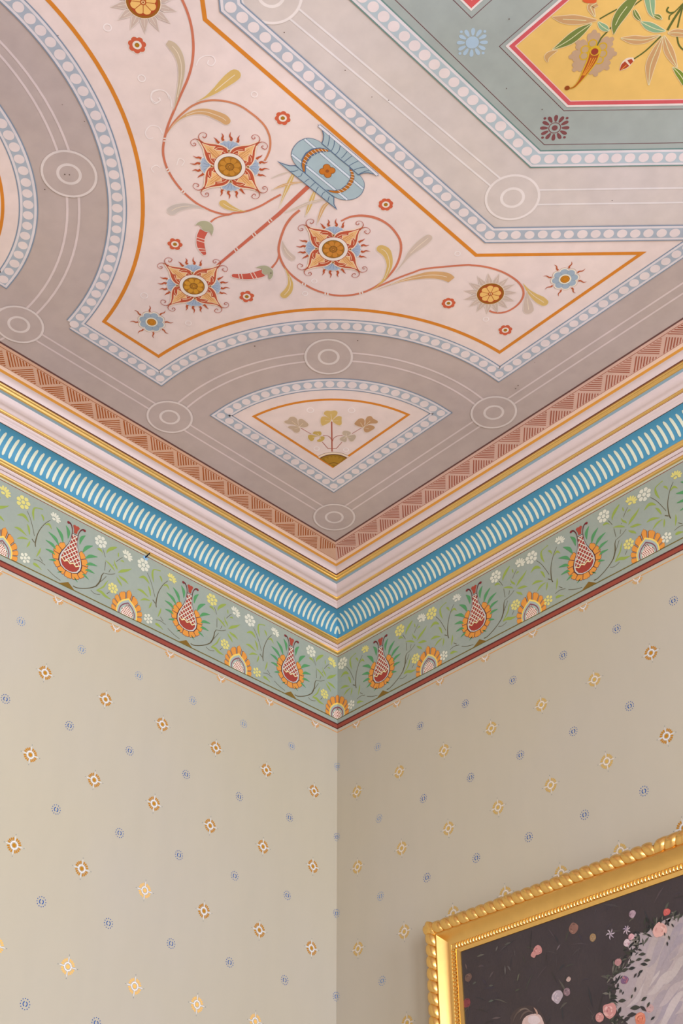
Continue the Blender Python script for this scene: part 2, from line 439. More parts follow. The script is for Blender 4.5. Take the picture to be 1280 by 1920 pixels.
a0 = math.atan2(uo-cSo[1], math.sqrt(rSo**2-(uo-cSo[1])**2)); a1 = math.atan2(math.sqrt(rSo**2-(uo-cSo[0])**2), uo-cSo[0])
ob = arc(cSo, rSo, a0, a1, 64)
aq = -math.acos((uo-cQ[0])/rQ); oq = arc(cQ, rQ, aq, .55, 48)
oS = [ob[-1], oq[0]]
p.rib(list(reversed(ob)), .0085, ORNG, 0)
VO = (1.2145, .7385); VT = (1.2285, 1.527)
TP = (1.4745, .4775)
path = list(reversed(oq))+[ob[-1]]
# closed outline: arc about the far fan, wall edge, arc about the near fan, wall edge, tip, octagon corner
full = list(reversed(oq))+list(reversed(ob))+[TP, VO, VT, (1.34, 1.645)]
p = P_(5); p.rib(full, .0085, ORNG, 0)
p.build('painted_orange_outline', ceiling, MC(), M_CEIL, 'thick orange outline inside the pink star panel')
arm = [(arcS[0][0], uW), tip, (2.2, uW)]
beaded('painted_beaded_border', [[arcW[0], arcS[-1]], list(reversed(arcS)), [arcS[0], (1.9, uW)]], ceiling, 8, closed=False)
beaded('painted_beaded_border', [arcW], ceiling, 8, closed=False)
# --- octagon borders
p = P_(9)
B1 = [(K1[0]+.35, K1[1]+.35), K1, K2, (K2[0]+.45, K2[1]-.45)]
B2 = [(1.72, 1.69), (1.467, 1.43), (1.4662, .8395), (1.96, .3457)]
gp = P_(4); gp.poly([(2.6, 2.2), B1[0], B1[1], B1[2], (2.2, -.1684), (2.9, .4)], (214, 198, 190), 0)
gp.build('painted_grey_ground', ceiling, MC(), M_CEIL, 'lighter grey ground between the two beaded borders of the octagon')
p.poly([(2.3, 2.2), B2[0], B2[1], B2[2], B2[3], (2.6, .34)], (168, 173, 166), 0)
p.build('painted_green_field', ceiling, MC(), M_CEIL, 'grey-green octagonal field inside the second beaded border')
p = P_(13)
beaded('painted_beaded_border', [list(reversed(B1))[:2], list(reversed(B1))[1:3], list(reversed(B1))[2:]], ceiling, 15, closed=False, step=.0288, wd=.0425)
beaded('painted_beaded_border', [list(reversed(B2))[:2], list(reversed(B2))[1:3], list(reversed(B2))[2:]], ceiling, 12, closed=False, cols=(GRN_E, GRN_B), step=.0283, wd=.0425)
MAR = (112, 66, 70)
p = P_(10)
p.rib([(1.76, 1.69), (1.506, 1.43), (1.5005, .8535), (1.96, .394)], .0014, MAR, 0)
hexT = [(2.15, 1.0868), (1.5784, 1.0868), (1.5776, .887), (1.98, .4846)]
p.rib(hexT, .0014, MAR, 0)
hexW = [(2.15, 1.0760), (1.5893, 1.0765), (1.5893, .8905), (1.98, .4998)]
p.poly(hexW+[(2.3, .7)], (236, 190, 108), 1)
p.rib(hexW, .0050, (236, 220, 214), 2)
hexR = [(2.15, 1.0700), (1.5955, 1.0700), (1.5955, .8930), (1.98, .5085)]
p.rib(hexR, .0080, (214, 92, 96), 3)
hexI = [(2.15, 1.0652), (1.6005, 1.0652), (1.6005, .8950), (1.98, .5155)]
p.rib(hexI, .0018, (240, 200, 190), 3)
p.build('painted_yellow_panel', ceiling, MC(), M_CEIL, 'yellow hexagonal panel edged in coral red with painted foliage')
p = P_(10)
p.rib([(1.5797, 1.40), (1.5795, 1.1683), (1.95, 1.1683)], .0014, MAR, 0)
p.poly([(1.59, 1.40), (1.59, 1.1815), (1.95, 1.1815), (1.95, 1.40)], (238, 206, 196), 1)
p.rib([(1.5905, 1.40), (1.5905, 1.1818), (1.95, 1.1818)], .0045, (238, 222, 214), 2)
p.rib([(1.5975, 1.40), (1.5975, 1.1888), (1.95, 1.1888)], .0105, (218, 92, 90), 3)
p.build('painted_coral_panel', ceiling, MC(), M_CEIL, 'corner of a coral-edged panel at the top of the picture')
# --- daisies on the green field
def daisy(c, colr, cen, nm):
    p = P_(11)
    if cen: p.disc((0, 0), .0165, colr, 0, 24)
    else: p.ring((0, 0), .0155, .0022, colr, 0, 32); p.disc((0, 0), .0078, colr, 0, 18)
    for k in range(12): p.petal((0, 0), (k+.5)*PI/6, .0195, .0385, .0105, colr, 0)
    for k in range(4):
        a = k*PI/2; p.disc((.041*math.cos(a), .041*math.sin(a)), .0038, colr, 0, 10)
    p.v = [(x*.77, y*.77, z) for x, y, z in p.v]
    p.build('painted_daisy', ceiling, MC(*c), M_CEIL, nm)
daisy((1.5476, 1.1301), (176, 196, 212), True, 'pale blue painted daisy near the top edge')
daisy((1.5402, .8694), (132, 76, 76), False, 'maroon painted daisy below the yellow panel')
# --- small red flowers
OCH, RED, CRM = (178, 120, 22), (210, 98, 66), (240, 222, 206)
def red_flower(px, py, r, np_, rot, redc=RED):
    p = P_(6)
    for k in range(np_):
        a = rot+2*PI*k/np_; p.disc((r*.66*math.cos(a), r*.66*math.sin(a)), r*.43, (236, 218, 204), 0, 14)
    for k in range(np_):
        a = rot+2*PI*k/np_; p.disc((r*.62*math.cos(a), r*.62*math.sin(a)), r*.37, redc, 1, 14)
    p.disc((0, 0), r*.56, redc, 1, 20); p.disc((0, 0), r*.50, CRM, 2, 20); p.disc((0, 0), r*.26, (110, 84, 30), 3, 14); p.disc((0, 0), r*.23, OCH, 4, 14)
    p.build('painted_red_flower', ceiling, MC(*onC(px, py)), M_CEIL)
for px, py, r, n_, ro in ((257, 84, .0178, 7, .2), (530, 221, .0165, 7, .6), (723, 383, .0165, 8, .3), (328, 457.3, .0170, 6, .1), (462.5, 555.5, .0178, 6, .5), (840.5, 568, .0165, 8, .9), (947, 618.5, .0168, 7, .4)):
    red_flower(px, py, r, n_, ro)
# --- blue suns
def flame(p, c, a, r0, r1, wd, col, L, amp=.0028):
    ca, sa = math.cos(a), math.sin(a); P, W = [], []
    for k in range(9):
        t = k/8; x = r0+(r1-r0)*t; y = amp*math.sin(t*2*PI*1.15)*(1-.3*t)
        P.append((c[0]+x*ca-y*sa, c[1]+x*sa+y*ca)); W.append(wd*(1-t)**.7+.0003)
    p.rib(P, W, col, L)
def blue_sun(px, py, rot):
    p = P_(6); c = (0, 0); sz = .66
    for k in range(8):
        a = rot+k*PI/4; p.disc((.0345*math.cos(a), .0345*math.sin(a)), .0165, (178, 104, 76), 0, 14)
    for k in range(8):
        a = rot+k*PI/4; p.disc((.0338*math.cos(a), .0338*math.sin(a)), .0162, (238, 224, 206), 1, 14)
    for k in range(8):
        a = rot+k*PI/4; p.disc((.0300*math.cos(a), .0300*math.sin(a)), .0145, (163, 177, 190), 2, 14)
    p.disc(c, .032, (163, 177, 190), 2, 24)
    for k in range(8):
        a = rot+(k+.5)*PI/4; p.rib([(.022*math.cos(a), .022*math.sin(a)), (.036*math.cos(a), .036*math.sin(a))], .0008, (122, 138, 156), 3)
        flame(p, c, a, .048, .078, .0060, (186, 92, 50), 3)
    p.disc(c, .0215, (238, 226, 200), 4, 24); p.disc(c, .0162, (150, 84, 30), 5, 24); p.disc(c, .0145, (206, 134, 34), 6, 20)
    p.ring(c, .008, .0014, (180, 108, 28), 7, 18)
    p.v = [(x*sz, y*sz, z) for x, y, z in p.v]
    p.build('painted_blue_sun', ceiling, MC(*onC(px, py)), M_CEIL)
blue_sun(284.2, 603.3, .35); blue_sun(1058.8, 522.7, .2)
# --- sunflowers
def sunflower(px, py, n_=14, rot=0., s_=1.0):
    p = P_(9); c = (0, 0)
    for k in range(n_):
        a = rot+2*PI*k/n_
        p.petal(c, a, .030*s_, .081*s_, .0215*s_, (232, 214, 202), 0, pointed=True)
    for k in range(n_):
        a = rot+2*PI*k/n_
        p.petal(c, a, .030*s_, .077*s_, .0175*s_, (208, 182, 168), 1, pointed=True)
        p.rib([(.04*s_*math.cos(a), .04*s_*math.sin(a)), (.062*s_*math.cos(a), .062*s_*math.sin(a))], .0012, (230, 212, 196), 2)
    p.disc(c, .0425*s_, (240, 220, 196), 3, 32); p.disc(c, .0405*s_, (158, 96, 28), 4, 32); p.disc(c, .0345*s_, (176, 74, 34), 5, 28)
    for k in range(8):
        a = rot+k*PI/4; p.disc((.0215*s_*math.cos(a), .0215*s_*math.sin(a)), .0105*s_, (242, 190, 110), 6, 12)
    p.disc(c, .022*s_, (242, 190, 110), 6, 20)
    for k in range(8):
        a = rot+(k+.5)*PI/4; p.rib([(.006*math.cos(a), .006*math.sin(a)), (.026*s_*math.cos(a), .026*s_*math.sin(a))], .0012, (180, 84, 40), 7)
    p.disc(c, .0075*s_, (188, 90, 42), 8, 14); p.disc(c, .0045*s_, (244, 204, 140), 9, 12); p.disc(c, .0018, (160, 70, 30), 10, 8)
    p.build('painted_sunflower', ceiling, MC(*onC(px, py)), M_CEIL)
sunflower(919, 550, 15, .1, .77); sunflower(268.5, 3, 14, .25, .79)
# --- four-leaved rosettes, traced once and turned about their centre
c8 = T(C, 550, 390, 8.0); CEN = c8.pt(597, 607)
TER, TAN, SBL = (194, 88, 58), (238, 184, 124), (170, 182, 200)
def rosette(px, py, disc_col, rot=0.0, sc=1.0):
    p = P_(9)
    def tr(L_, k, w=None):
        a = k*PI/2+rot; ca, sa = math.cos(a)*sc, math.sin(a)*sc
        return [(x*ca-y*sa, x*sa+y*ca) for x, y in rel(c8.p(L_), CEN)]
    leafo = [(600, 458), (640, 395), (700, 358), (780, 340), (880, 330), (950, 312), (1030, 283), (993, 330), (968, 400), (953, 480), (925, 548), (870, 598), (770, 614), (690, 600), (610, 520)]
    ser = [(640, 485), (742, 452), (738, 412), (832, 408), (838, 370), (965, 328), (928, 400), (918, 452), (893, 430), (862, 467), (850, 537), (803, 510), (778, 600), (690, 600)]
    for k in range(4):
        blue = [(468, 332), (486, 302), (520, 292), (540, 272), (580, 280), (604, 268), (640, 282), (668, 274), (694, 292), (724, 296), (738, 320), (772, 326), (700, 352), (640, 400), (597, 430), (555, 400), (500, 345)]
        B = tr(blue, k); cb = (sum(x for x, _ in B)/len(B), sum(y for _, y in B)/len(B))
        p.blob([(cb[0]+(x-cb[0])*1.14, cb[1]+(y-cb[1])*1.16) for x, y in B], (238, 222, 208), 0, 3)
        p.blob(B, SBL, 1, 3)
        for a_, b_ in (((597, 372), (597, 300)), ((580, 372), (540, 308)), ((614, 372), (655, 305)), ((570, 376), (505, 325)), ((625, 376), (700, 322))):
            p.rib(tr([a_, b_], k), .0009, (134, 146, 172), 2)
        for F_, amp in ((((474, 298), (445, 272), (432, 250), (400, 222)), 1), (((540, 266), (520, 238), (535, 205), (517, 165)), 1), (((636, 268), (652, 240), (630, 205), (645, 150)), 1), (((728, 290), (745, 262), (742, 235), (770, 195)), 1)):
            p.line(tr(F_, k), [.0052*sc, .0044*sc, .003*sc, .0004], (188, 86, 48), 2, 5)
        A = tr(leafo, k); ca_ = (sum(x for x, _ in A)/len(A), sum(y for _, y in A)/len(A))
        p.line(A[:13], .0052*sc, (242, 216, 190), 3, 3)
        p.poly(catmull(A[:7], 4)+catmull(A[6:13], 4)[1:]+A[13:], TER, 4)
        S_ = tr(ser, k); p.rib(S_[:-1], .0030*sc, (246, 214, 176), 5); p.poly(S_, TAN, 6)
        for a_, b_ in (((668, 520), (890, 372)), ((660, 505), (830, 400)), ((690, 545), (880, 440)), ((690, 530), (900, 395))):
            p.rib(tr([a_, b_], k), .0010, (206, 132, 70), 7)
        for V_ in (((640, 440), (690, 405), (750, 388), (800, 385)), ((655, 455), (700, 438), (725, 440)), ((880, 455), (908, 500), (900, 545)), ((800, 592), (830, 560), (838, 548))):
            p.line(tr(V_, k), .0013, (246, 206, 170), 7, 4)
        p.poly(tr([(570, 388), (630, 388), (600, 442)], k), (242, 216, 180), 5)
        p.poly(tr([(578, 390), (622, 390), (600, 424)], k), (156, 98, 40), 6)
        for Cu in (((985, 318), (1030, 283), (1049, 240), (1022, 197), (975, 187), (940, 208), (943, 236), (965, 244), (984, 230), (972, 214)), ((990, 330), (1032, 294), (1090, 284), (1138, 308), (1150, 345), (1122, 378), (1085, 370), (1066, 350), (1082, 333), (1098, 340))):
            p.line(tr(Cu, k), [.0026, .0020, .0013, .0010, .0010, .0013, .0015, .0015, .0013, .0010], (180, 84, 60), 5, 5)
        for Cu in (((640, 455),),): pass
    r1 = .0325*sc
    p.disc((0, 0), r1+.0012, (176, 74, 48), 8, 36); p.disc((0, 0), r1, (238, 222, 208), 9, 36)
    p.disc((0, 0), .0252*sc, (118, 92, 60), 10, 32); p.disc((0, 0), .0240*sc, (172, 112, 34), 11, 32)
    for k in range(8):
        a = k*PI/4+.2; p.petal((0, 0), a, .008, .0225*sc, .0115, disc_col, 12)
    p.ring((0, 0), .0085, .0014, (120, 80, 36), 13, 20); p.disc((0, 0), .0050, disc_col, 14, 12); p.ring((0, 0), .0032, .0012, (128, 82, 34), 15, 12)
    p.build('painted_leaf_rosette', ceiling, MC(*onC(px, py)), M_CEIL)
rosette(624.6, 465.9, (206, 134, 52)); rosette(430.8, 311.2, (200, 136, 50)); rosette(363.2, 535.0, (212, 150, 48))
# --- scroll lines and feather leaves
STM = (210, 122, 92); YEL = (218, 180, 108); BEI = (212, 188, 172); TAN2 = (216, 168, 116); EDG = (234, 216, 206); VEI = (240, 220, 196)
a5 = T(C, 400, 400, 3.2); a3 = T(C, 690, 400, 7.111); a4 = T(C, 860, 480, 5.333); t6 = T(C, 510, 220, 6.095); a7 = T(C, 280, 60, 6.4)
b8 = T(C, 280, 360, 8.0); a8 = T(C, 340, 220, 7.111); a10 = T(C, 440, 220, 10.667); s5 = T(C, 420, 440, 7.111)
p = P_(6)
right = t6.p([(315, 1058), (235, 1125), (175, 1200), (140, 1275)])[:-1]+a5.p([(422, 95), (400, 160), (391, 215), (402, 270), (432, 328), (480, 378), (540, 420), (610, 458), (690, 483), (750, 492), (815, 490), (880, 478), (930, 460), (985, 430), (1045, 380), (1095, 315), (1122, 240), (1122, 170), (1090, 110), (1040, 60), (970, 25), (890, 12), (820, 20), (765, 45)])
p.line(right, [.0058]*3+[.0052]*(len(right)-7)+[.0062, .0058, .005, .004], STM, 1, 4)
p.line(a5.p([(391, 215), (392, 255), (378, 290), (350, 325)]), [.0022, .004, .004, .0052], STM, 1)
br = a5.p([(880, 478), (930, 462), (1000, 432), (1110, 385), (1200, 352), (1275, 330)])+a4.p([(55, 88), (130, 90), (220, 98), (300, 113), (380, 136), (460, 168), (540, 215), (600, 265), (636, 320), (646, 375), (632, 425), (600, 472), (550, 515), (490, 548), (430, 564), (380, 566), (330, 556), (275, 530)])
p.line(br, [.002, .003]+[.0048]*(len(br)-2), STM, 1, 4)
main = c1.p([(1085, -20), (1118, 55), (1142, 130), (1156, 210), (1160, 300), (1150, 390), (1125, 475), (1085, 565), (1045, 660), (1010, 745), (988, 825), (978, 895), (985, 955), (1008, 1020), (1050, 1090), (1110, 1160), (1180, 1218), (1250, 1255)])+c4.p([(1345, 5)])[:0]+b8.p([(960, 288), (1080, 322), (1200, 330)])+T(C, 400, 0, 3.2).p([(120, 1277), (200, 1265), (280, 1235), (350, 1195), (405, 1165)])
p.line(main, [.0048]*len(main), STM, 1, 4)
circ = a7.p([(200, 1230), (270, 1110), (370, 998), (480, 905), (560, 860), (640, 832), (740, 816), (860, 820), (960, 838), (1040, 862), (1120, 900), (1200, 955), (1275, 1012)])+a10.p([(490, 45), (560, 115), (620, 195), (665, 285), (700, 390), (712, 500), (705, 610), (680, 700), (640, 790), (595, 865)])
p.line(circ, [.002, .0032]+[.0042]*(len(circ)-2), (212, 134, 96), 1, 4)
stemA = t6.p([(415, 785), (0, 1165)]); stemB = a5.p([(395, 0), (30, 305)])
p.rib([stemA[0], stemB[0], stemB[1], a5.pt(5, 340)], [.0095, .0088, .0062, .004], (206, 108, 84), 2)
for a_, b_ in (((335, 46), (245, 127)), ): pass
for cx, cy in ((340, 43), (245, 126), (136, 215)):
    for dd in (-9, 9):
        q1 = a5.pt(cx-dd*.75-6, cy+dd*.65-8); q2 = a5.pt(cx-dd*.75+6, cy+dd*.65+8); p.rib([q1, q2], .0026, (238, 218, 204), 3)
for tr_, pts in ((a5, ((545, 424, 10), (680, 482, 3), (888, 477, -6))), (c1, ((988, 838, 90), (1008, 1022, 55), (1100, 1150, 40)))):
    for x, y, an in pts:
        for dd in (-10, 6):
            t = math.radians(an); cx, cy = x+dd*math.cos(t), y+dd*math.sin(t)
            p.rib([tr_.pt(cx-9*math.sin(t), cy+9*math.cos(t)), tr_.pt(cx+9*math.sin(t), cy-9*math.cos(t))], .0030, (238, 220, 208), 2)
p.build('painted_scroll_stems', ceiling, MC(), M_CEIL, 'thin terracotta scrolling stems across the pink star panel')
def lf(tr_, L_, Wp, col, kind='leaf', edge=EDG, vein=VEI):
    p = P_(7); pts = tr_.p(L_); W_ = tr_.ws(L_, Wp)
    (p.leaf if kind == 'leaf' else p.drop)(pts, W_, col, 0, edge, vein)
    p.build('painted_leaf', ceiling, MC(), M_CEIL)
lf(a3, [(20, 1030), (120, 970), (215, 870), (262, 770), (285, 680), (270, 580), (230, 505), (175, 470)], [2, 14, 34, 55, 78, 105, 125, 110], YEL, 'drop')
lf(a3, [(370, 775), (470, 650), (560, 530), (660, 440), (740, 375), (800, 325)], [2, 22, 62, 100, 110, 95], BEI, 'drop')
lf(a3, [(130, 1008), (300, 945), (480, 885), (650, 845), (800, 820), (940, 822), (1050, 845), (1110, 885)], [3, 10, 34, 62, 88, 100, 110, 98], TAN2)
lf(a4, [(640, 270), (690, 340), (750, 395), (810, 435), (850, 462)], [2, 32, 62, 84, 76], YEL, 'drop')
lf(a4, [(680, 345), (682, 420), (690, 480), (697, 535)], [4, 48, 88, 104], (210, 186, 170), 'drop')
lf(a5, [(412, 165), (425, 205), (445, 240), (472, 265)], [3, 22, 34, 36], BEI, 'drop')
lf(a5, [(428, 325), (452, 375), (462, 420), (450, 460), (425, 488)], [2, 14, 32, 44, 44], YEL, 'drop')
lf(a7, [(290, 940), (335, 780), (365, 640), (385, 500), (380, 370), (340, 250), (275, 165), (215, 120)], [3, 32, 50, 72, 88, 100, 100, 60], (206, 182, 154))
lf(a7, [(570, 830), (680, 775), (790, 700), (880, 625), (960, 560), (1025, 510)], [2, 26, 70, 110, 138, 140], YEL, 'drop')
lf(a7, [(230, 1190), (330, 1070), (440, 995), (560, 955), (680, 955), (790, 990), (880, 1030), (918, 1060)], [2, 14, 34, 58, 76, 94, 104, 100], TAN2, 'drop')
lf(b8, [(830, 245), (720, 215), (600, 205), (490, 215), (400, 240), (335, 280)], [2, 30, 66, 96, 118, 130], (206, 190, 180), 'drop')
lf(a8, [(870, 1250), (780, 1240), (690, 1215), (610, 1180), (560, 1145)], [3, 22, 60, 88, 96], YEL, 'drop')
# long grass blades by the blue cresset
for L_, W_, c_ in (([(-10, 692), (90, 650), (205, 618)], [2, 14, 8], BEI), ([(80, 1035), (130, 900), (190, 760), (240, 650)], [2, 26, 52, 34], YEL), ([(-5, 828), (110, 780), (240, 748), (352, 738)], [2, 30, 26, 6], TAN2),
                   ([(378, 1130), (415, 1040), (455, 930), (485, 850)], [2, 40, 50, 30], YEL), ([(150, 1082), (300, 1025), (440, 970), (595, 935)], [2, 26, 36, 14], BEI), ([(512, 1225), (545, 1120), (590, 1020), (645, 970)], [2, 34, 44, 24], TAN2)):
    lf(t6, L_, W_, c_)
# --- chillies
def chilli(tr_, body, Wb, bands, calyx, capw):
    p = P_(10); pts = tr_.p(body); W_ = tr_.ws(body, Wb)
    p.line(pts, [q+.004 for q in W_], EDG, 0); p.disc(pts[0], W_[0]*.5+.002, EDG, 0)
    p.line(pts, W_, (206, 94, 76), 1); p.disc(pts[0], W_[0]*.5, (206, 94, 76), 1)
    for a_, b_ in bands: p.rib(tr_.p([a_, b_]), .0020, (242, 208, 190), 2)
    cal = tr_.p(calyx); cx = sum(x for x, _ in cal)/len(cal); cy = sum(y for _, y in cal)/len(cal)
    p.blob([(cx+(x-cx)*1.1, cy+(y-cy)*1.1) for x, y in cal], EDG, 3, 3); p.blob(cal, (178, 172, 140), 4, 3)
    p.build('painted_chilli', ceiling, MC(), M_CEIL)
chilli(s5, [(130, 541), (200, 549), (290, 552), (390, 540), (470, 520), (520, 505)], [44, 62, 74, 84, 92, 92],
       [((192, 515), (206, 582)), ((232, 518), (248, 588)), ((352, 505), (392, 585)), ((392, 492), (440, 580))],
       [(430, 432), (470, 412), (520, 404), (570, 410), (620, 440), (652, 480), (652, 530), (632, 570), (608, 585), (588, 560), (590, 522), (545, 525), (508, 500), (510, 462), (480, 440)], 90)
chilli(b8, [(822, 915), (800, 870), (775, 810), (765, 740), (775, 660), (815, 575)], [56, 84, 108, 118, 124, 128],
       [((712, 675), (828, 708)), ((712, 718), (826, 752)), ((732, 838), (838, 852)), ((762, 885), (845, 880))],
       [(696, 492), (730, 448), (790, 426), (850, 428), (910, 452), (952, 500), (962, 560), (938, 635), (915, 600), (890, 580), (850, 585), (800, 560), (770, 510), (735, 485)], 120)
p = P_(7); p.line(b8.p([(1200, 342), (1080, 358), (985, 395), (920, 445)]), [.002, .003, .0035, .0045], STM, 1); p.build('painted_stalk', ceiling, MC(), M_CEIL)
# --- blue cresset
p = P_(12); BL, BLD, STR = (172, 189, 195), (92, 112, 140), (218, 224, 232)
body = [(385, 233), (455, 236), (520, 258), (590, 305), (660, 368), (770, 465), (880, 553), (955, 612), (1020, 678), (1056, 750), (1045, 830), (1005, 890), (935, 930), (852, 942), (770, 930), (690, 890), (600, 822), (495, 735), (385, 638), (300, 570), (242, 500), (217, 420), (238, 345), (300, 272)]
top = [(530, 80), (1205, 655), (1160, 640), (1100, 626), (1045, 628), (985, 650), (880, 553), (770, 465), (660, 368), (568, 292), (585, 250), (590, 195), (572, 130)]
bot = [(72, 502), (735, 1040), (706, 985), (705, 905), (600, 822), (495, 735), (385, 638), (265, 545), (200, 546), (130, 525)]
p.blob(t6.p(body), BLD, 0, 3); ctr = t6.pt(637, 588)
p.blob([(ctr[0]+(x-ctr[0])*.985, ctr[1]+(y-ctr[1])*.985) for x, y in t6.p(body)], BL, 1, 3)
for a_, b_ in (((372, 245), (1038, 812)), ((226, 420), (858, 935))):
    p.rib(t6.p([a_, b_]), .0062, BLD, 2); p.rib(t6.p([a_, b_]), .0046, STR, 3)
c1o = [(665, 385), (610, 352), (545, 338), (450, 352), (380, 400), (338, 470), (330, 545), (350, 600), (382, 638)]
c1i = [(385, 628), (388, 560), (410, 495), (460, 435), (530, 400), (600, 388), (660, 386)]
p.poly(t6.p(c1o+c1i), BLD, 4); p.line(t6.p([(640, 376), (580, 366), (510, 370), (440, 402), (388, 455), (358, 530), (366, 612)]), [.003, .0055, .0072, .0085, .0078, .006, .003], (190, 112, 34), 5)
c2o = [(882, 560), (925, 610), (945, 680), (925, 740), (880, 800), (820, 845), (740, 862), (670, 850), (612, 820)]
c2i = [(700, 828), (780, 815), (845, 765), (885, 700), (896, 640), (884, 585)]
p.poly(t6.p(c2o+c2i), BLD, 4); p.line(t6.p([(895, 590), (918, 650), (905, 720), (862, 785), (800, 830), (730, 845), (650, 833)]), [.003, .006, .0075, .008, .0072, .0055, .003], (190, 112, 34), 5)
for k in range(9):
    t = k/9; a_ = catmull(t6.p([(630, 360), (560, 352), (480, 362), (410, 405), (360, 470), (345, 540), (362, 600)]), 2)[k+1]; b_ = catmull(t6.p([(650, 386), (590, 388), (520, 402), (455, 440), (405, 505), (388, 560), (384, 620)]), 2)[k+1]
    p.rib([a_, b_], .0012, (236, 214, 190), 6)
    a_ = catmull(t6.p([(905, 580), (940, 650), (938, 715), (895, 785), (830, 838), (745, 862), (660, 848)]), 2)[k+1]; b_ = catmull(t6.p([(886, 590), (896, 640), (886, 700), (845, 762), (785, 812), (710, 828), (640, 822)]), 2)[k+1]
    p.rib([a_, b_], .0012, (236, 214, 190), 6)
p.poly(t6.p(top), BL, 4); p.rib(t6.p(top), .0018, BLD, 6, True)
p.rib(t6.p([(535, 86), (1204, 654)]), .0070, BLD, 5); p.rib(t6.p([(536, 88), (1202, 652)]), .0052, (232, 226, 232), 6)
p.poly(t6.p(bot), BL, 4); p.rib(t6.p(bot), .0018, BLD, 6, True)
for L_ in ([(655, 195), (652, 250), (635, 325)], [(712, 255), (705, 320), (675, 378)], [(778, 312), (765, 370), (722, 420)], [(860, 380), (820, 430), (790, 458)], [(912, 432), (862, 470), (825, 500)], [(985, 490), (930, 515), (880, 545)], [(1062, 560), (1000, 570), (935, 592)], [(1110, 600), (1050, 612), (985, 645)],
           [(212, 608), (255, 608), (300, 590)], [(295, 672), (330, 660), (345, 625)], [(370, 732), (405, 705), (425, 695)], [(440, 785), (470, 755), (490, 738)], [(500, 842), (518, 800), (535, 785)], [(565, 895), (580, 860), (605, 842)], [(638, 950), (645, 915), (655, 895)]):
    p.line(t6.p(L_), .0014, BLD, 7, 4)
qc = t6.pt(630, 606)
for k in range(4):
    a = k*PI/2+PI/4+.1; p.disc((qc[0]+.0092*math.cos(a), qc[1]+.0092*math.sin(a)), .0082, (150, 86, 30), 4, 14); p.disc((qc[0]+.0092*math.cos(a), qc[1]+.0092*math.sin(a)), .0070, (206, 120, 40), 5, 14)
p.disc(qc, .0070, (206, 120, 40), 5, 14); p.disc(qc, .0040, (160, 90, 40), 6, 10)
p.build('painted_blue_cresset', ceiling, MC(), M_CEIL, 'slate-blue lantern-like ornament with orange bands against the orange line')
# --- ghostly rings and curls
GH = (250, 234, 229); p = P_(6)
for tr_, x, y, r in ((c1, 645, 164, .0072), (c1, 850, 468, .0072), (c4, 865, 492, .0080), (c4, 1130, 657, .0068), (T(C, 400, 0, 3.2), 245, 565, .006), (a3, 1190, 535, .006), (a5, 550, 480, .006), (a4, 270, 630, .0065), (a5, 605, 405, .006)):
    p.ring(tr_.pt(x, y), r, .0022, GH, 0, 20)
for tr_, L_ in ((c1, [(1030, 640), (1020, 580), (975, 540), (920, 550), (905, 590), (930, 620), (960, 600), (945, 585)]), (c1, [(975, 800), (950, 760), (900, 755), (872, 795), (890, 830), (920, 825)]), (c1, [(960, 1005), (935, 990), (908, 1010), (925, 1035)]),
              (a7, [(560, 400), (600, 320), (680, 280), (760, 290), (790, 350), (750, 400), (700, 380), (710, 335)]), (a7, [(240, 800), (200, 720), (120, 690), (40, 710), (20, 780), (70, 840), (130, 820), (120, 780)]), (c1, [(1060, 990), (1075, 950), (1105, 965), (1090, 995)])):
    p.line(tr_.p(L_), .0020, GH, 0, 5)
p.build('painted_faint_curls', ceiling, MC(), M_CEIL, 'faint whitish rings and curls on the pink ground')
# --- shamrocks in the corner fan
f6 = T(C, 520, 740, 6.4)
def shamrock(leaves, col, name):
    p = P_(7)
    for L_ in leaves:
        P = f6.p(L_); cx = sum(x for x, _ in P)/len(P); cy = sum(y for _, y in P)/len(P)
        p.blob([(cx+(x-cx)*1.16, cy+(y-cy)*1.16) for x, y in P], (236, 214, 200), 0, 3)
    cc = f6.p([leaves[0][0]])[0]
    for L_ in leaves:
        P = f6.p(L_); p.blob(P, col, 1, 3)
        cx = sum(x for x, _ in P)/len(P); cy = sum(y for _, y in P)/len(P); p.rib([P[0], (cx, cy)], .0012, (238, 214, 180), 2)
    p.build('painted_shamrock', ceiling, MC(), M_CEIL)
shamrock([[(650, 300), (600, 262), (560, 232), (562, 205), (595, 188), (640, 192), (690, 186), (720, 205), (712, 240), (680, 275)], [(642, 312), (595, 345), (540, 368), (520, 335), (518, 290), (535, 262), (580, 258), (625, 285)], [(660, 312), (705, 350), (745, 365), (770, 345), (768, 300), (768, 262), (725, 255), (690, 275)]], (214, 178, 108), 0)
shamrock([[(255, 380), (190, 355), (100, 340), (85, 315), (125, 298), (150, 268), (195, 262), (235, 290), (245, 340)], [(265, 378), (250, 330), (255, 298), (290, 288), (330, 312), (372, 352), (355, 380), (310, 388)], [(262, 388), (268, 430), (240, 452), (205, 445), (170, 412), (128, 388), (150, 372), (205, 372)]], (200, 172, 146), 0)
shamrock([[(1030, 388), (985, 380), (925, 352), (940, 320), (980, 285), (1020, 282), (1045, 305), (1042, 345)], [(1035, 380), (1055, 340), (1055, 300), (1080, 260), (1125, 256), (1150, 285), (1200, 312), (1190, 340), (1110, 345)], [(1035, 392), (1045, 440), (1080, 448), (1120, 430), (1165, 398), (1150, 370), (1090, 362)]], (196, 150, 108), 0)
shamrock([[(505, 492), (470, 478), (425, 465), (440, 440), (480, 438), (515, 438), (528, 465)], [(498, 495), (450, 505), (430, 545), (395, 550), (368, 515), (372, 482), (410, 478), (455, 488)], [(512, 500), (560, 500), (562, 530), (530, 558), (490, 562), (475, 545), (505, 525)]], (204, 170, 92), 0)
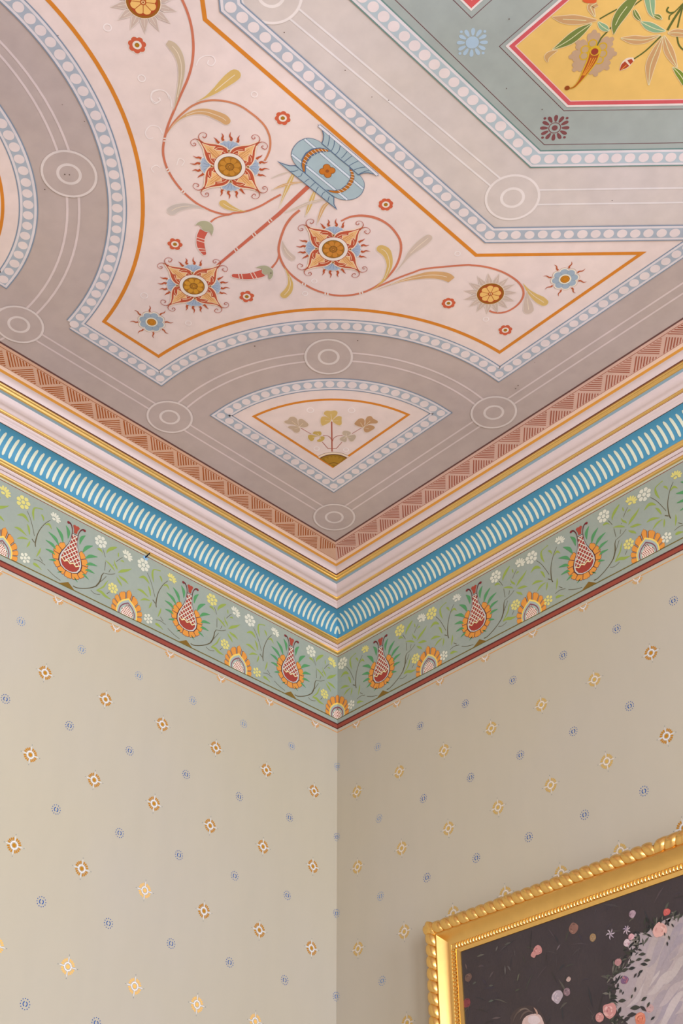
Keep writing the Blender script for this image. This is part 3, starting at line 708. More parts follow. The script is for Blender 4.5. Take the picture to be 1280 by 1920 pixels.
shamrock([[(825, 492), (790, 480), (778, 455), (795, 432), (840, 432), (878, 450), (868, 475)], [(830, 498), (870, 485), (925, 478), (940, 505), (910, 550), (875, 555), (850, 520)], [(822, 500), (780, 500), (748, 525), (765, 545), (815, 562), (832, 535)]], (198, 176, 154), 0)
p = P_(6); SM = (178, 96, 76)
p.rib(f6.p([(650, 305), (655, 680)]), .0034, SM, 0)
p.line(f6.p([(652, 555), (635, 515), (600, 492), (545, 487)]), .0016, SM, 0); p.line(f6.p([(660, 555), (680, 515), (725, 492), (780, 488)]), .0016, SM, 0)
p.rib(f6.p([(270, 392), (405, 470)]), .0014, SM, 0); p.rib(f6.p([(1015, 392), (895, 465)]), .0014, SM, 0)
p.rib(f6.p([(538, 565), (605, 642), (708, 642), (772, 568)]), .0016, SM, 0)
p.build('painted_shamrock_stems', ceiling, MC(), M_CEIL)
p = P_(4)
gc = (.4785, .4745)
def pie(r): return [gc]+arc(gc, r, 0, PI/2, 16)
p.poly(pie(.0600), (150, 116, 96), 0); p.poly(pie(.0588), (240, 214, 190), 1)
p.poly(pie(.0520), (110, 66, 52), 2); p.poly(pie(.0490), (158, 116, 30), 3)
for a in (.25, .55, .79, 1.02, 1.32): p.petal(gc, a, .012, .044, .011, (178, 132, 44), 4)
p.ring(gc, .018, .002, (120, 80, 30), 5, 10, 0, PI/2)
p.build('painted_mound', ceiling, MC(), M_CEIL, 'ochre quarter-round mound under the shamrocks')
p = P_(6)
for x, y in ((395, 183), (888, 185), (470, 645), (822, 658)): p.ring(f6.pt(x, y), .0085 if y < 300 else .0070, .0026, GH, 0, 18)
p.build('painted_faint_rings', ceiling, MC(), M_CEIL)
# --- foliage in the yellow panel
y4 = T(C, 1000, 0, 4.571); GRE, GR2, BRN = (120, 132, 66), (140, 172, 132), (206, 158, 108)
p = P_(14); STG = (98, 104, 48)
for L_, w_ in (([(565, 158), (640, 115), (715, 75)], .0028), ([(850, 50), (915, 0), (960, -30)], .0026), ([(545, 385), (580, 320), (632, 265), (665, 228)], .0030), ([(1145, 255), (1200, 160), (1265, 60), (1300, 0)], .0046), ([(1232, 232), (1250, 150), (1275, 60)], .0030),
               ([(1228, 310), (1240, 370), (1262, 405), (1290, 428)], .0030), ([(860, 500), (960, 430), (1090, 305)], .0030), ([(1160, 165), (1165, 130), (1210, 95), (1275, 30)], .0026), ([(1155, 55), (1140, 85), (1165, 105), (1200, 100)], .0032)):
    p.line(y4.p(L_), w_, STG, 0, 5)
p.build('painted_twigs', ceiling, MC(), M_CEIL)
def yl(L_, W_, col, k='leaf', e=(240, 214, 170), v=(228, 220, 170)):
    p = P_(15); p.leaf(y4.p(L_), y4.ws(L_, W_), col, 0, e, v); p.build('painted_leaf', ceiling, MC(), M_CEIL)
yl([(158, 140), (250, 160), (350, 165), (450, 170), (540, 168)], [2, 60, 78, 50, 6], BRN)
yl([(500, 195), (400, 265), (300, 340), (160, 422)], [3, 70, 76, 3], GRE)
yl([(118, 528), (115, 480), (150, 450), (205, 428)], [4, 40, 34, 2], (206, 160, 104), v=None)
yl([(870, -30), (800, 50), (740, 130), (700, 210), (685, 290)], [50, 86, 90, 60, 3], GRE)
yl([(990, -40), (1000, 40), (1010, 100), (1035, 150)], [90, 76, 52, 3], GR2)
yl([(550, 180), (580, 215), (615, 240), (648, 258)], [8, 50, 52, 4], GR2)
yl([(915, 180), (980, 215), (1050, 245), (1130, 262)], [6, 66, 60, 6], GR2)
yl([(860, 80), (875, 120), (900, 155), (920, 172)], [20, 42, 30, 3], GRE)
yl([(1030, 125), (1065, 140), (1100, 162)], [14, 42, 4], GRE)
yl([(745, 322), (850, 335), (960, 335), (1085, 295)], [3, 66, 50, 4], BRN)
yl([(1105, 310), (1050, 430), (1000, 560), (985, 725)], [4, 62, 74, 3], BRN)
yl([(1115, 300), (1145, 400), (1180, 480), (1230, 575)], [8, 70, 66, 3], BRN)
yl([(1148, 280), (1200, 275), (1260, 278), (1330, 290)], [3, 50, 58, 50], BRN)
yl([(1190, 570), (1235, 615), (1270, 660), (1300, 710)], [4, 50, 60, 60], (122, 140, 52))
yl([(525, 140), (500, 90), (490, 50), (540, 20)], [6, 40, 50, 60], BRN)
p = P_(15)
for cx, cy, a, rr in ((515, 305, 0, 58), (635, 355, 0, 52), (655, 455, 0, 52), (605, 555, 0, 50), (525, 600, 0, 44), (378, 565, 0, 48), (358, 475, 0, 50), (405, 378, 0, 48)):
    cc = y4.pt(500, 450); q = y4.pt(cx, cy); ang = math.atan2(q[1]-cc[1], q[0]-cc[0]); d = math.hypot(q[0]-cc[0], q[1]-cc[1])
    for da in (-.20, 0, .20):
        p.petal(cc, ang+da, d*.5, d+(.013 if da == 0 else .007), .0125, (196, 160, 128), 0, pointed=False)
for cx, cy in ((505, 368), (590, 395), (590, 455), (560, 510), (440, 420), (430, 475)):
    p.disc(y4.pt(cx, cy), .0092, (214, 168, 40), 1, 14); p.disc(y4.pt(cx, cy), .0066, (196, 162, 120), 2, 12)
hn = [(525, 430), (500, 510), (450, 600), (400, 680), (345, 740), (290, 752)]
p.line(y4.p(hn), [y4.w(q, (500, 500)) for q in (104, 92, 66, 34, 18, 12)], (222, 176, 46), 3); p.disc(y4.pt(525, 432), .0115, (222, 176, 46), 3, 18)
p.line(y4.p(hn), [y4.w(q, (500, 500)) for q in (80, 70, 46, 20, 10, 5)], (178, 86, 34), 4); p.disc(y4.pt(525, 432), .0098, (222, 176, 46), 4, 16)
for dx in (-18, 4, 24): p.line(y4.p([(508+dx, 490), (475+dx*.7, 560), (425+dx*.4, 640)]), .0018, (232, 150, 50), 5)
p.disc(y4.pt(522, 436), .0070, (158, 62, 44), 5, 16); p.disc(y4.pt(287, 748), .0050, (150, 70, 24), 5, 12)
p.build('painted_horn_flower', ceiling, MC(), M_CEIL, 'gold and rust horn-shaped flower on the yellow panel')
p = P_(15)
p.line(y4.p([(735, 600), (770, 565), (810, 525), (858, 500)]), [y4.w(q, (800, 550)) for q in (6, 66, 76, 30)], (238, 214, 190), 0)
p.line(y4.p([(738, 598), (770, 565), (800, 540)]), [y4.w(q, (800, 550)) for q in (4, 52, 58)], (178, 68, 40), 1)
p.line(y4.p([(815, 530), (845, 510)]), [y4.w(q, (800, 550)) for q in (50, 30)], (178, 68, 40), 1)
p.rib(y4.p([(750, 592), (795, 550)]), .0016, (236, 150, 60), 2)
p.blob(y4.p([(425, -10), (430, 12), (480, 24), (528, 18), (532, -10)]), (222, 96, 50), 1)
p.build('painted_bud', ceiling, MC(), M_CEIL)
# plaster blemishes
p = P_(30)
for tr_, L_ in ((c1, ((350, 207), (508, 722), (270, 1130), (390, 1040), (418, 1042), (375, 622))), (T(C, 400, 0, 3.2), ((425, 188), (790, 415), (950, 575), (1050, 595))), (T(C, 800, 0, 2.667), ((410, 90), (575, 542), (397, 437), (925, 997))), (a5, ((248, 790), (865, 757), (345, 352))), (T(C, 880, 560, 3.2), ((275, 533), (390, 377), (290, 515)))):
    for x, y in L_: p.disc(tr_.pt(x, y), rnd.uniform(.0010, .0019), (112, 92, 82), 0, 7)
p.build('plaster_pits', ceiling, MC(), M_CEIL)['kind'] = 'stuff'

# ================================================================== CORNICE
def PROF():
    def lerp(a, b, t): return a+(b-a)*t
    def curve(a, b, bulge, n=5):
        """a->b with a bulge into the room (+) or a hollow (-)"""
        dx, dz = b[0]-a[0], b[1]-a[1]; l = math.hypot(dx, dz); nx, nz = dz/l, -dx/l
        return [(lerp(a[0], b[0], k/n)+nx*bulge*l*math.sin(PI*k/n), lerp(a[1], b[1], k/n)+nz*bulge*l*math.sin(PI*k/n)) for k in range(n+1)]
    B = []
    B.append(('green', 'cornice_fillet', [(0, 3.6370), (.0012, 3.6392)]))
    B.append(('gold', 'gilt_bead', curve((.0012, 3.6392), (.0082, 3.6461), .28, 6)))
    B.append(('rose', 'rose_fillet', [(.0082, 3.6461), (.0090, 3.6549)]))
    B.append(('dark', 'dark_line', [(.0090, 3.6549), (.0105, 3.6552)]))
    B.append(('rose', 'rose_moulding', curve((.0105, 3.6552), (.0160, 3.6618), .15, 4)))
    B.append(('dark', 'dark_line', [(.0160, 3.6618), (.0176, 3.6620)]))
    B.append(('gold', 'gilt_ogee', curve((.0176, 3.6620), (.0235, 3.6660), .22, 4)+curve((.0235, 3.6660), (.0285, 3.6716), .16, 4)[1:]))
    R = .0535
    B.append(('blue', 'blue_cove', [(.0275, 3.6722), (.0285, 3.6726)]+[(.0285+R*(1-math.cos(PI/2*k/12)), 3.6726+R*math.sin(PI/2*k/12)) for k in range(1, 13)]))
    B.append(('shade', 'cove_groove', [(.0820, 3.7261), (.0840, 3.7285), (.0842, 3.7262)]))  # dark colour puts the shadow behind the lip into the groove
    B.append(('rose', 'rose_moulding', [(.0842, 3.7262), (.0850, 3.7262)]+curve((.0850, 3.7262), (.0868, 3.7322), .1, 3)[1:]+[(.0885, 3.7325)]+curve((.0885, 3.7325), (.0920, 3.7370), -.12, 3)[1:]+[(.0938, 3.7375), (.0955, 3.7440)]))
    B.append(('dark', 'dark_line', [(.0955, 3.7440), (.0966, 3.7443)]))
    B.append(('gold', 'gilt_bead', curve((.0966, 3.7443), (.1031, 3.7491), .30, 6)))
    B.append(('rose', 'rose_cyma', [(.1031, 3.7491), (.1045, 3.7494)]+curve((.1045, 3.7494), (.1160, 3.7555), -.12, 6)[1:]+curve((.1160, 3.7555), (.1270, 3.7660), .13, 6)[1:]+[(.1295, 3.7710)]))
    B.append(('greyblue', 'blue_line', [(.1295, 3.7710), (.1378, 3.7718)]))
    B.append(('gold', 'gilt_double_roll', curve((.1378, 3.7718), (.1432, 3.7772), .24, 5)+curve((.1432, 3.7772), (.1492, 3.7829), .28, 5)[1:]))
    B.append(('dark', 'dark_line', [(.1492, 3.7829), (.1530, 3.7833)]))
    B.append(('rose', 'rose_cove', curve((.1530, 3.7833), (.1683, 3.7950), -.16, 8)))
    B.append(('orange', 'orange_line', [(.1683, 3.7950), (.1761, 3.7965)]))
    B.append(('peach', 'peach_fillet', [(.1761, 3.7965), (.1800, 3.7984), (.1850, 3.8000)]))
    return B
MATS = dict(gold=M_GOLD, rose=plain('rose_paint', (214, 190, 184), .45, 0, .03, 60, .45), dark=plain('brown_line_paint', (112, 66, 52), .5), green=plain('sage_line_paint', (176, 178, 158), .5),
            blue=plain('teal_blue_paint', (78, 144, 172), .5, 0, .05, 25, .4), shade=plain('groove_shade_paint', (60, 52, 50), .7), greyblue=plain('grey_blue_paint', (150, 172, 182), .5),
            orange=plain('ochre_paint', (224, 152, 62), .5, 0, .05), peach=plain('peach_paint', (229, 190, 166), .6, 0, .03), cream=plain('cream_paint', (222, 218, 192), .5))
LEN = 3.6
def sweep(P, side, mat, name, parent):
    V, Fc = [], []
    for o_, z in P:
        a, b = (o_, LEN)
        for s_ in (a, b):
            V.append((s_, -o_, z) if side == 'R' else (o_, -s_, z))
    for i in range(len(P)-1):
        q = [2*i, 2*i+1, 2*i+3, 2*i+2]; Fc.append(q if side == 'R' else list(reversed(q)))
    return mesh_obj(name, V, Fc, mat, parent, smooth=len(P) > 3)
COVE = None
for side, nm, lab in (('L', 'trim_1', 'moulded plaster cornice of gilt, rose and teal bands along the left wall'), ('R', 'trim_2', 'moulded plaster cornice of gilt, rose and teal bands along the right wall')):
    # backing body of the cornice
    V = []; P = [(0.0, 3.6370)]+[q for _, _, b in PROF() for q in b[1:]]
    P = [(max(0, o_-.003), min(3.8, z+.003)) for o_, z in P]+[(0, 3.8)]
    V, Fc = [], []
    for o_, z in P:
        for s_ in (o_, LEN): V.append((s_, -o_, z) if side == 'R' else (o_, -s_, z))
    n = len(P)
    for i in range(n):
        j = (i+1) % n; Fc.append([2*i, 2*i+1, 2*j+1, 2*j] if side == 'R' else [2*j, 2*j+1, 2*i+1, 2*i])
    body_ = mesh_obj(nm, V, Fc, MATS['rose']); tag(body_, lab, kind='structure')
    for mt, bn, bp_ in PROF():
        o = sweep(bp_, side, MATS[mt], bn, body_)
        if bn == 'blue_cove': cove = o
    # cream flutes painted on the cove
    R = .0535
    def cove_pt(th, off): return (.0285+R*(1-math.cos(th))+off*math.cos(th), 3.6726+R*math.sin(th)-off*math.sin(th))
    def flute(c_, t0, t1, wd, top=None):
        V, Fc = [], []; n = 12
        for k in range(n+1):
            th = t0+(t1-t0)*k/n; e = min(k, n-k)/n; h = wd*.5*(1 if e > .12 else (.45 if e == 0 else .85))
            o_, z = cove_pt(th, .0009)
            for d_ in (-h, h):
                V.append((c_+d_, -o_, z) if side == 'R' else (o_, -(c_+d_), z))
        for k in range(n):
            q = [2*k, 2*k+1, 2*k+3, 2*k+2]; Fc.append(q if side == 'R' else list(reversed(q)))
        return V, Fc
    proto = None; pitch = .0186; s0 = .0405
    T0, T1 = .18, 1.25
    nfl = 90 if side == 'L' else 84
    for k in range(nfl):
        c_ = s0+pitch*k
        if k < 3:
            # shorter flutes cut by the mitre
            tmax = T1
            while tmax > .3 and cove_pt(tmax, 0)[0] > c_-.0004: tmax -= .02
            V, Fc = flute(c_, T0, tmax, .0074); o = mesh_obj('cream_flute', V, Fc, MATS['cream'], cove)
        else:
            if proto is None:
                V, Fc = flute(c_, T0, T1, .0080); proto = mesh_obj('cream_flute', V, Fc, MATS['cream'], cove); pc = c_
            else:
                o = proto.copy(); COL.objects.link(o); o.location = (c_-pc, 0, 0) if side == 'R' else (0, -(c_-pc), 0)

# ================================================================== WALLS: frieze and stencil
M_ = {'L': ML, 'R': MR}
SAGE = (156, 163, 149)
for side, wall in (('L', wall_l), ('R', wall_r)):
    sg = -1 if side == 'L' else 1; s1 = sg*3.4
    p = P_(1)
    def strip(z0, z1, col, L): p.poly([(0, z0), (s1, z0), (s1, z1), (0, z1)], col, L)
    strip(3.387, 3.640, SAGE, 0); strip(3.6322, 3.6344, (128, 66, 48), 1); strip(3.6344, 3.640, (184, 186, 162), 1)
    strip(3.4178, 3.4212, (112, 96, 44), 1)
    strip(3.3865, 3.4050, (92, 40, 34), 1); strip(3.3895, 3.4005, (150, 72, 56), 2)
    strip(3.3748, 3.3772, (214, 150, 74), 1)
    p.build('painted_frieze_band', wall, M_[side](), M_FRZ, 'sage green frieze band edged with red and olive lines')
DG, LG, BR, ORG = (86, 148, 92), (148, 164, 74), (92, 80, 52), (222, 146, 62)
fv = T(onL, 90, 960, 12.8); fb = T(onL, 160, 980, 10.667)
SV, SA = -.9401, -.7524                 # traced flask and arch positions
ZF = 3.42
# flask (symmetrical: traced right half and left half averaged by hand)
def flask():
    p = P_(3)
    # petals
    pc = (0, .085)
    for k in range(11):
        a = math.radians(-90+(k-5)*27.5)
        for g_, c_, L_ in ((0, (126, 60, 44), 0), (.0011, ORG, 1)):
            p.wedge((0, .080), a, .026+g_, .0545-g_, .0125-g_*2, .0235-g_*2, c_, L_)
    # body
    R_ = [(0, .046), (.012, .0475), (.0235, .054), (.0305, .066), (.0315, .080), (.0275, .095), (.020, .111), (.0135, .126), (.0100, .140), (.0088, .152), (.0082, .163)]
    out = R_+[(-x, y) for x, y in reversed(R_[:-1])][:-1] if False else R_+[(-x, y) for x, y in reversed(R_[1:])]
    cx, cy = 0, .095
    p.poly([(x*1.13, cy+(y-cy)*1.035) for x, y in out], (78, 36, 40), 2)
    p.poly([(x*1.03, cy+(y-cy)*1.005) for x, y in out], (200, 196, 186), 3)
    inn = [(x*.90, cy+(y-cy)*.955) for x, y in out]
    p.poly(inn, (160, 62, 50), 4)
    # lattice
    P = inn if area2(inn) > 0 else list(reversed(inn))
    def half(y):
        ys = R_
        for a, b in zip(ys, ys[1:]):
            if a[1] <= y <= b[1]: return (a[0]+(b[0]-a[0])*(y-a[1])/(b[1]-a[1]))*.9
        return 0
    for sgn in (-1, 1):
        for k in range(-3, 12):
            y0 = .062+k*.0150; pts = []
            for j in range(33):
                x = -.034+.068*j/32; y = y0+sgn*x*1.15
                if y > .0745 and y < .165 and abs(x) < half(y): pts.append((x, y))
            if len(pts) > 1: p.rib(pts, .0022, (222, 218, 194), 5)
    z = [(-half(.073), .0765)]
    n = 7
    for k in range(n): x = -.026+.052*k/(n-1); z.append((x, .0700 if k % 2 else .0765))
    p.rib(z, .0028, (232, 218, 160), 6)
    # trumpet and horns
    p.poly([(-.0045, .168), (.0045, .168), (.0055, .178), (.0105, .190), (.0055, .194), (0, .192), (-.0055, .194), (-.0105, .190), (-.0055, .178)], (168, 72, 54), 4)
    for sg in (-1, 1):
        p.line([(sg*.0092, .150), (sg*.0090, .165), (sg*.0110, .178), (sg*.0165, .189), (sg*.0235, .1925)], [.0022, .0020, .0024, .0036, .0058], (96, 40, 42), 5); p.disc((sg*.0250, .191), .0040, (128, 40, 42), 6, 10)
    # green leaves fanning out
    for x0, y0, x1, y1, wd in ((.018, .142, .030, .178, .0095), (.030, .122, .056, .158, .0100), (.040, .108, .075, .132, .0095), (.046, .091, .078, .104, .0085), (.046, .074, .074, .078, .0075), (.040, .058, .060, .052, .0060), (.022, .034, .030, .028, .0035)):
        for sg in (-1, 1):
            mx, my = (x0+x1)/2-.004, (y0+y1)/2+.003
            p.line([(sg*x0, y0), (sg*mx, my), (sg*x1, y1)], [.0015, wd, .0015 if y1 > y0 else .001], DG, 3, 5)
    return p
def arch():
    p = P_(3); b = [(-.0465, 0), (-.047, .020), (-.041, .040), (-.026, .060), (0, .079), (.026, .060), (.041, .040), (.047, .020), (.0465, 0)]
    def out_(f, g=0): return catmull([(x*f, y*f) for x, y in b[:5]], 4)+catmull([(x*f, y*f) for x, y in b[4:]], 4)[1:]
    sc_ = .76
    full = catmull([(x, y) for x, y in b[:5]], 8)+catmull([(x, y) for x, y in b[4:]], 8)[1:]
    n_ = len(full)-1
    for k in range(9):
        t0_, t1_ = k/9, (k+1)/9
        for g_, c_, L_ in ((.006, (126, 60, 44), 0), (.016, ORG, 1)):
            def at(t, f_):
                q = max(0, min(1, t))*n_; i = min(int(q), n_-1); r_ = q-i
                x = full[i][0]+(full[i+1][0]-full[i][0])*r_; y = full[i][1]+(full[i+1][1]-full[i][1])*r_
                return (x*f_, y*f_)
            fo = 1.02-g_*.8; fi = .68+g_*.6; m_ = (t0_+t1_)/2
            p.poly([at(t0_+g_, fi), at(t0_+g_*.8, fo*.95), at(t0_+.028, fo*1.015), at(m_-.012, fo*.995), at(m_, fo*1.04), at(m_+.012, fo*.995), at(t1_-.028, fo*1.015), at(t1_-g_*.8, fo*.95), at(t1_-g_, fi)], c_, L_)
    f = .70
    for k, c_ in enumerate(((236, 204, 104), (166, 176, 168), (130, 70, 84), (166, 180, 166), (240, 220, 200))):
        ff = f*(1, .90, .76, .68, .54)[k]
        p.poly(out_(ff), c_, 2+k)
    for sgn in (-1, 1):
        for k in range(-3, 8):
            y0 = k*.0078; pts = []
            for j in range(25):
                x = -.022+.044*j/24; y = y0+sgn*x*1.7
                hw = .0235*(1-(y/.040)**1.7) if 0 < y < .040 else 0
                if y > .0005 and abs(x) < hw: pts.append((x, y))
    for i in range(-3, 4):
        for j in range(6):
            x = i*.0052+(.0026 if j % 2 else 0); y = .004+j*.0056
            hw = .0220*(1-(y/.040)**1.5) if y < .038 else 0
            if abs(x) < hw-.001: p.poly([(x-.0017, y), (x, y-.0029), (x+.0017, y), (x, y+.0029)], (150, 52, 40), 7)
    return p
def fl_round(p, c, r, col, n_=7, rot=.2, L=3):
    p.disc(c, r*.30, col, L, 12)
    for k in range(n_): p.petal(c, rot+2*PI*k/n_, r*.42, r, r*.62, col, L)
def fl_fan(p, c, r, col, ang=PI/2, L=3):
    p.disc((c[0]-.0*r, c[1]), r*.28, col, L, 10, r*.20)
    for k in range(7):
        a = ang+(k-3)*.42; p.petal(c, a, r*.38, r*(1.05 if abs(k-3) < 3 else .85), r*.30, col, L)
def spray(colsel):
    """flowers and twigs of one repeat; origin at the flask axis on the olive line"""
    p = P_(3); O = (SV, ZF)
    Y, Cr = (220, 206, 118), (218, 214, 192)
    a = lambda L_: rel(fb.p(L_), O)
    b = lambda L_: rel(fv.p(L_), O)
    c0 = T(onL, 0, 900, 12.8); c1_ = T(onL, 0, 1000, 12.8); cc0 = lambda L_: rel(c0.p(L_), O); cc1 = lambda L_: rel(c1_.p(L_), O)
    c2_ = T(onL, 0, 880, 4.0); cc2 = lambda L_: rel(c2_.p(L_), O)
    # trunk to the right of the flask
    p.line(b([(590, 1770), (680, 1815), (850, 1830), (1020, 1815), (1130, 1780)])+a([(215, 1255), (270, 1190), (300, 1120), (320, 1050), (362, 1000)]), [.0030, .0026, .0024, .0026, .0030, .0036, .0038, .0034, .0026, .0018], BR, 0, 4)
    for L_ in ([(362, 1005), (420, 1020), (500, 1030), (585, 1018)], [(295, 1180), (350, 1130), (410, 1070)], [(378, 955), (385, 870), (393, 775)], [(390, 690), (370, 610), (345, 535)], [(610, 775), (680, 725), (735, 695)], [(462, 990), (480, 955), (498, 925)], [(545, 855), (550, 838)], [(98, 1345), (160, 1405), (230, 1430), (285, 1435)], [(420, 1418), (478, 1382)]):
        p.line(a(L_), .0014, BR, 0, 4)
    for L_, W_ in (([(380, 740), (460, 810), (530, 890), (580, 965)], (1, 26, 30, 3)), ([(568, 740), (580, 820), (610, 880), (632, 940)], (2, 24, 30, 4)), ([(640, 995), (730, 965), (830, 950), (920, 920)], (3, 62, 46, 2)), ([(655, 1050), (710, 1100), (780, 1150), (852, 1228)], (3, 36, 40, 3)), ([(612, 1080), (650, 1150), (690, 1210), (722, 1280)], (2, 32, 34, 2)),
                   ([(418, 620), (440, 560), (520, 515), (620, 490)], (2, 44, 70, 22)), ([(235, 515), (290, 540), (330, 590), (350, 650)], (22, 40, 14, 2)), ([(455, 1145), (400, 1210), (350, 1280), (215, 1350)], (2, 26, 32, 14)), ([(215, 1350), (310, 1385), (390, 1465), (500, 1530)], (16, 48, 44, 8)), ([(655, 600), (652, 650), (658, 690)], (14, 24, 3)), ([(690, 765), (740, 765), (765, 795)], (6, 26, 6))):
        p.line(a(L_), fb.ws(L_, W_), LG, 0, 4)
    fl_round(p, a([(298, 380)])[0], .0195, colsel[0] and Y or Cr, 7, .3)
    fl_fan(p, a([(795, 680)])[0], .0215, colsel[1] and Y or Cr, math.radians(52))
    fl_round(p, a([(540, 1310)])[0], .0160, Y, 7, .1)
    # cluster left of the flask (belongs to the same repeat)
    fl_round(p, cc0([(545, 535)])[0], .0205, colsel[2] and Y or Cr, 7, .2)
    fl_fan(p, cc2([(400, 372)])[0], .0195, colsel[3] and Y or Cr, math.radians(58))
    fl_round(p, cc1([(590, 590)])[0], .0150, colsel[4] and Y or Cr, 6, .5)
    p.line(cc2([(200, 310), (225, 370), (243, 440), (255, 500)]), .0014, BR, 0, 4)
    p.line(cc2([(376, 380), (330, 410), (285, 470), (262, 545), (263, 580)]), [.0014, .0018, .0022, .0032, .0022], BR, 0, 4)
    p.line(cc2([(235, 520), (255, 548)]), .0024, BR, 0, 4)
    for L_ in ([(250, 675), (290, 685), (335, 718)], [(293, 655), (315, 690)], [(352, 747), (400, 795), (450, 833)]): p.line(cc2(L_), .0015, BR, 0, 4)
    for L_, W_ in (([(252, 385), (245, 330), (255, 290), (290, 292), (318, 300)], (2, 16, 12, 6, 8)), ([(125, 342), (165, 340), (190, 360), (212, 395)], (3, 20, 18, 2)), ([(308, 338), (320, 360), (325, 388)], (8, 13, 2)), ([(335, 415), (365, 412), (385, 450)], (3, 14, 2)), ([(105, 432), (145, 448), (198, 498)], (3, 18, 2)), ([(200, 408), (212, 440), (218, 488)], (2, 15, 5)),
                   ([(125, 518), (165, 512), (210, 525)], (3, 16, 3)), ([(222, 535), (212, 560), (195, 585)], (2, 15, 2)), ([(302, 588), (290, 620), (268, 655)], (2, 15, 2)), ([(245, 705), (265, 715), (290, 735), (308, 755)], (12, 20, 8, 3))):
        p.line(cc2(L_), c2_.ws(L_, W_), LG, 0, 4)
    # ground triangle
    p.poly([(-.020, .0), (.026, .0), (.004, .0155)], (128, 96, 34), 1)
    return p
fk, ac = flask(), arch()
def sx(pnt): return pnt
protoF = protoA = None; sprays = {}
PERL, PERR = .376, .3612
variants = [(0, 1, 0, 0, 1), (1, 0, 0, 1, 0), (0, 0, 1, 0, 0)]
def add_copy(proto, parent, M, lab=None):
    o = proto.copy(); COL.objects.link(o); o.parent = parent; o.matrix_local = M
    return o
for side, wall, per, s0 in (('L', wall_l, -PERL, -.1870), ('R', wall_r, PERR, .1815)):
    for k in range(7):
        s_ = s0+per*k
        if protoF is None: protoF = fk.build('painted_flask', wall, M_[side](s_, ZF), M_FRZ)
        else: add_copy(protoF, wall, M_[side](s_, ZF))
        v = (k+(1 if side == 'R' else 0)) % 3
        if v not in sprays: sprays[v] = spray(variants[v]).build('painted_flower_spray', wall, M_[side](s_, ZF), M_FRZ)
        else: add_copy(sprays[v], wall, M_[side](s_, ZF))
        sa = s_+per/2 if side == 'R' else s_+per/2
        sa = (-.378 if side == 'L' else .3624)+per*k
        if protoA is None: protoA = ac.build('painted_arch', wall, M_[side](sa, ZF), M_FRZ)
        else: add_copy(protoA, wall, M_[side](sa, ZF))
# half arches meeting in the corner
for side, wall in (('L', wall_l), ('R', wall_r)):
    h = P_(3); sgn = -1 if side == 'L' else 1
    for v0, f_, c_ in ((0, 0, 0),): pass
    for f_, c_ in zip(ac.f, ac.c):
        P = [ac.v[i] for i in f_]
        out = []
        for i in range(len(P)):
            a, b = P[i], P[(i+1) % len(P)]
            ia, ib = a[0]*sgn >= 0, b[0]*sgn >= 0
            if ia: out.append(a)
            if ia != ib:
                t = a[0]/(a[0]-b[0]); out.append((0, a[1]+(b[1]-a[1])*t, a[2]))
        if len(out) > 2:
            i0 = len(h.v); h.v += out; h.f.append(list(range(i0, i0+len(out)))); h.c.append(c_)
    h.build('painted_half_arch', wall, M_[side](0, ZF), M_FRZ)
# stencilled flowers of the wall
def gold_flower(gc, wc, halo):
    p = P_(2); r = .0178
    for k in range(20):
        if k % 5 == 0: continue
        a = k*PI/10; p.petal((0, 0), a, .0110, r, .0040, gc, 0)
    p.ring((0, 0), .0082, .0022, wc, 1, 20); p.disc((0, 0), .0048, gc, 1, 14)
    for k in range(4):
        a = k*PI/2; p.rib([(.0085*math.cos(a), .0085*math.sin(a)), (.0205*math.cos(a), .0205*math.sin(a))], .0013, wc, 1)
        p.disc((.0245*math.cos(a), .0245*math.sin(a)), .0011, (120, 130, 134), 1, 6)
    return p
def blue_flower(bc):
    p = P_(2)
    for a0 in (PI*.62, -PI*.38): p.ring((0, 0), .0048, .0021, bc, 0, 8, a0, a0+PI*.76)
    for k in range(12): a = k*PI/6+.1; p.disc((.0108*math.cos(a), .0108*math.sin(a)), .0013, bc, 0, 6)
    return p
def half_flower(gc, wc):
    p = P_(2)
    for k in range(1, 8):
        if k == 4: continue
        a = PI+k*PI/8; p.petal((0, 0), a, .0095, .0165, .0044, gc, 0)
    p.ring((0, 0), .0075, .0020, wc, 1, 10, PI*1.05, PI*1.95); p.rib([(0, -.0075), (0, -.0170)], .0015, wc, 1); p.rib([(-.0075, -.001), (-.011, .003)], .0015, wc, 1); p.rib([(.0075, -.001), (.011, .003)], .0015, wc, 1)
    return p
GL = dict(a=gold_flower((186, 124, 26), (232, 226, 226), 1), b=gold_flower((238, 184, 100), (234, 228, 228), 1), c=gold_flower((204, 164, 84), (236, 218, 198), 1))
BLF = dict(a=blue_flower((26, 82, 152)), b=blue_flower((92, 130, 180)))
protos = {}
def place(kind, key, pb, wall, M, nm):
    k = (kind, key)
    if k not in protos: protos[k] = pb.build(nm, wall, M, M_FRZ); return protos[k]
    return add_copy(protos[k], wall, M)
GX = (.334, 1.80, .9, 2.72)    # skip stencil hidden behind the frame
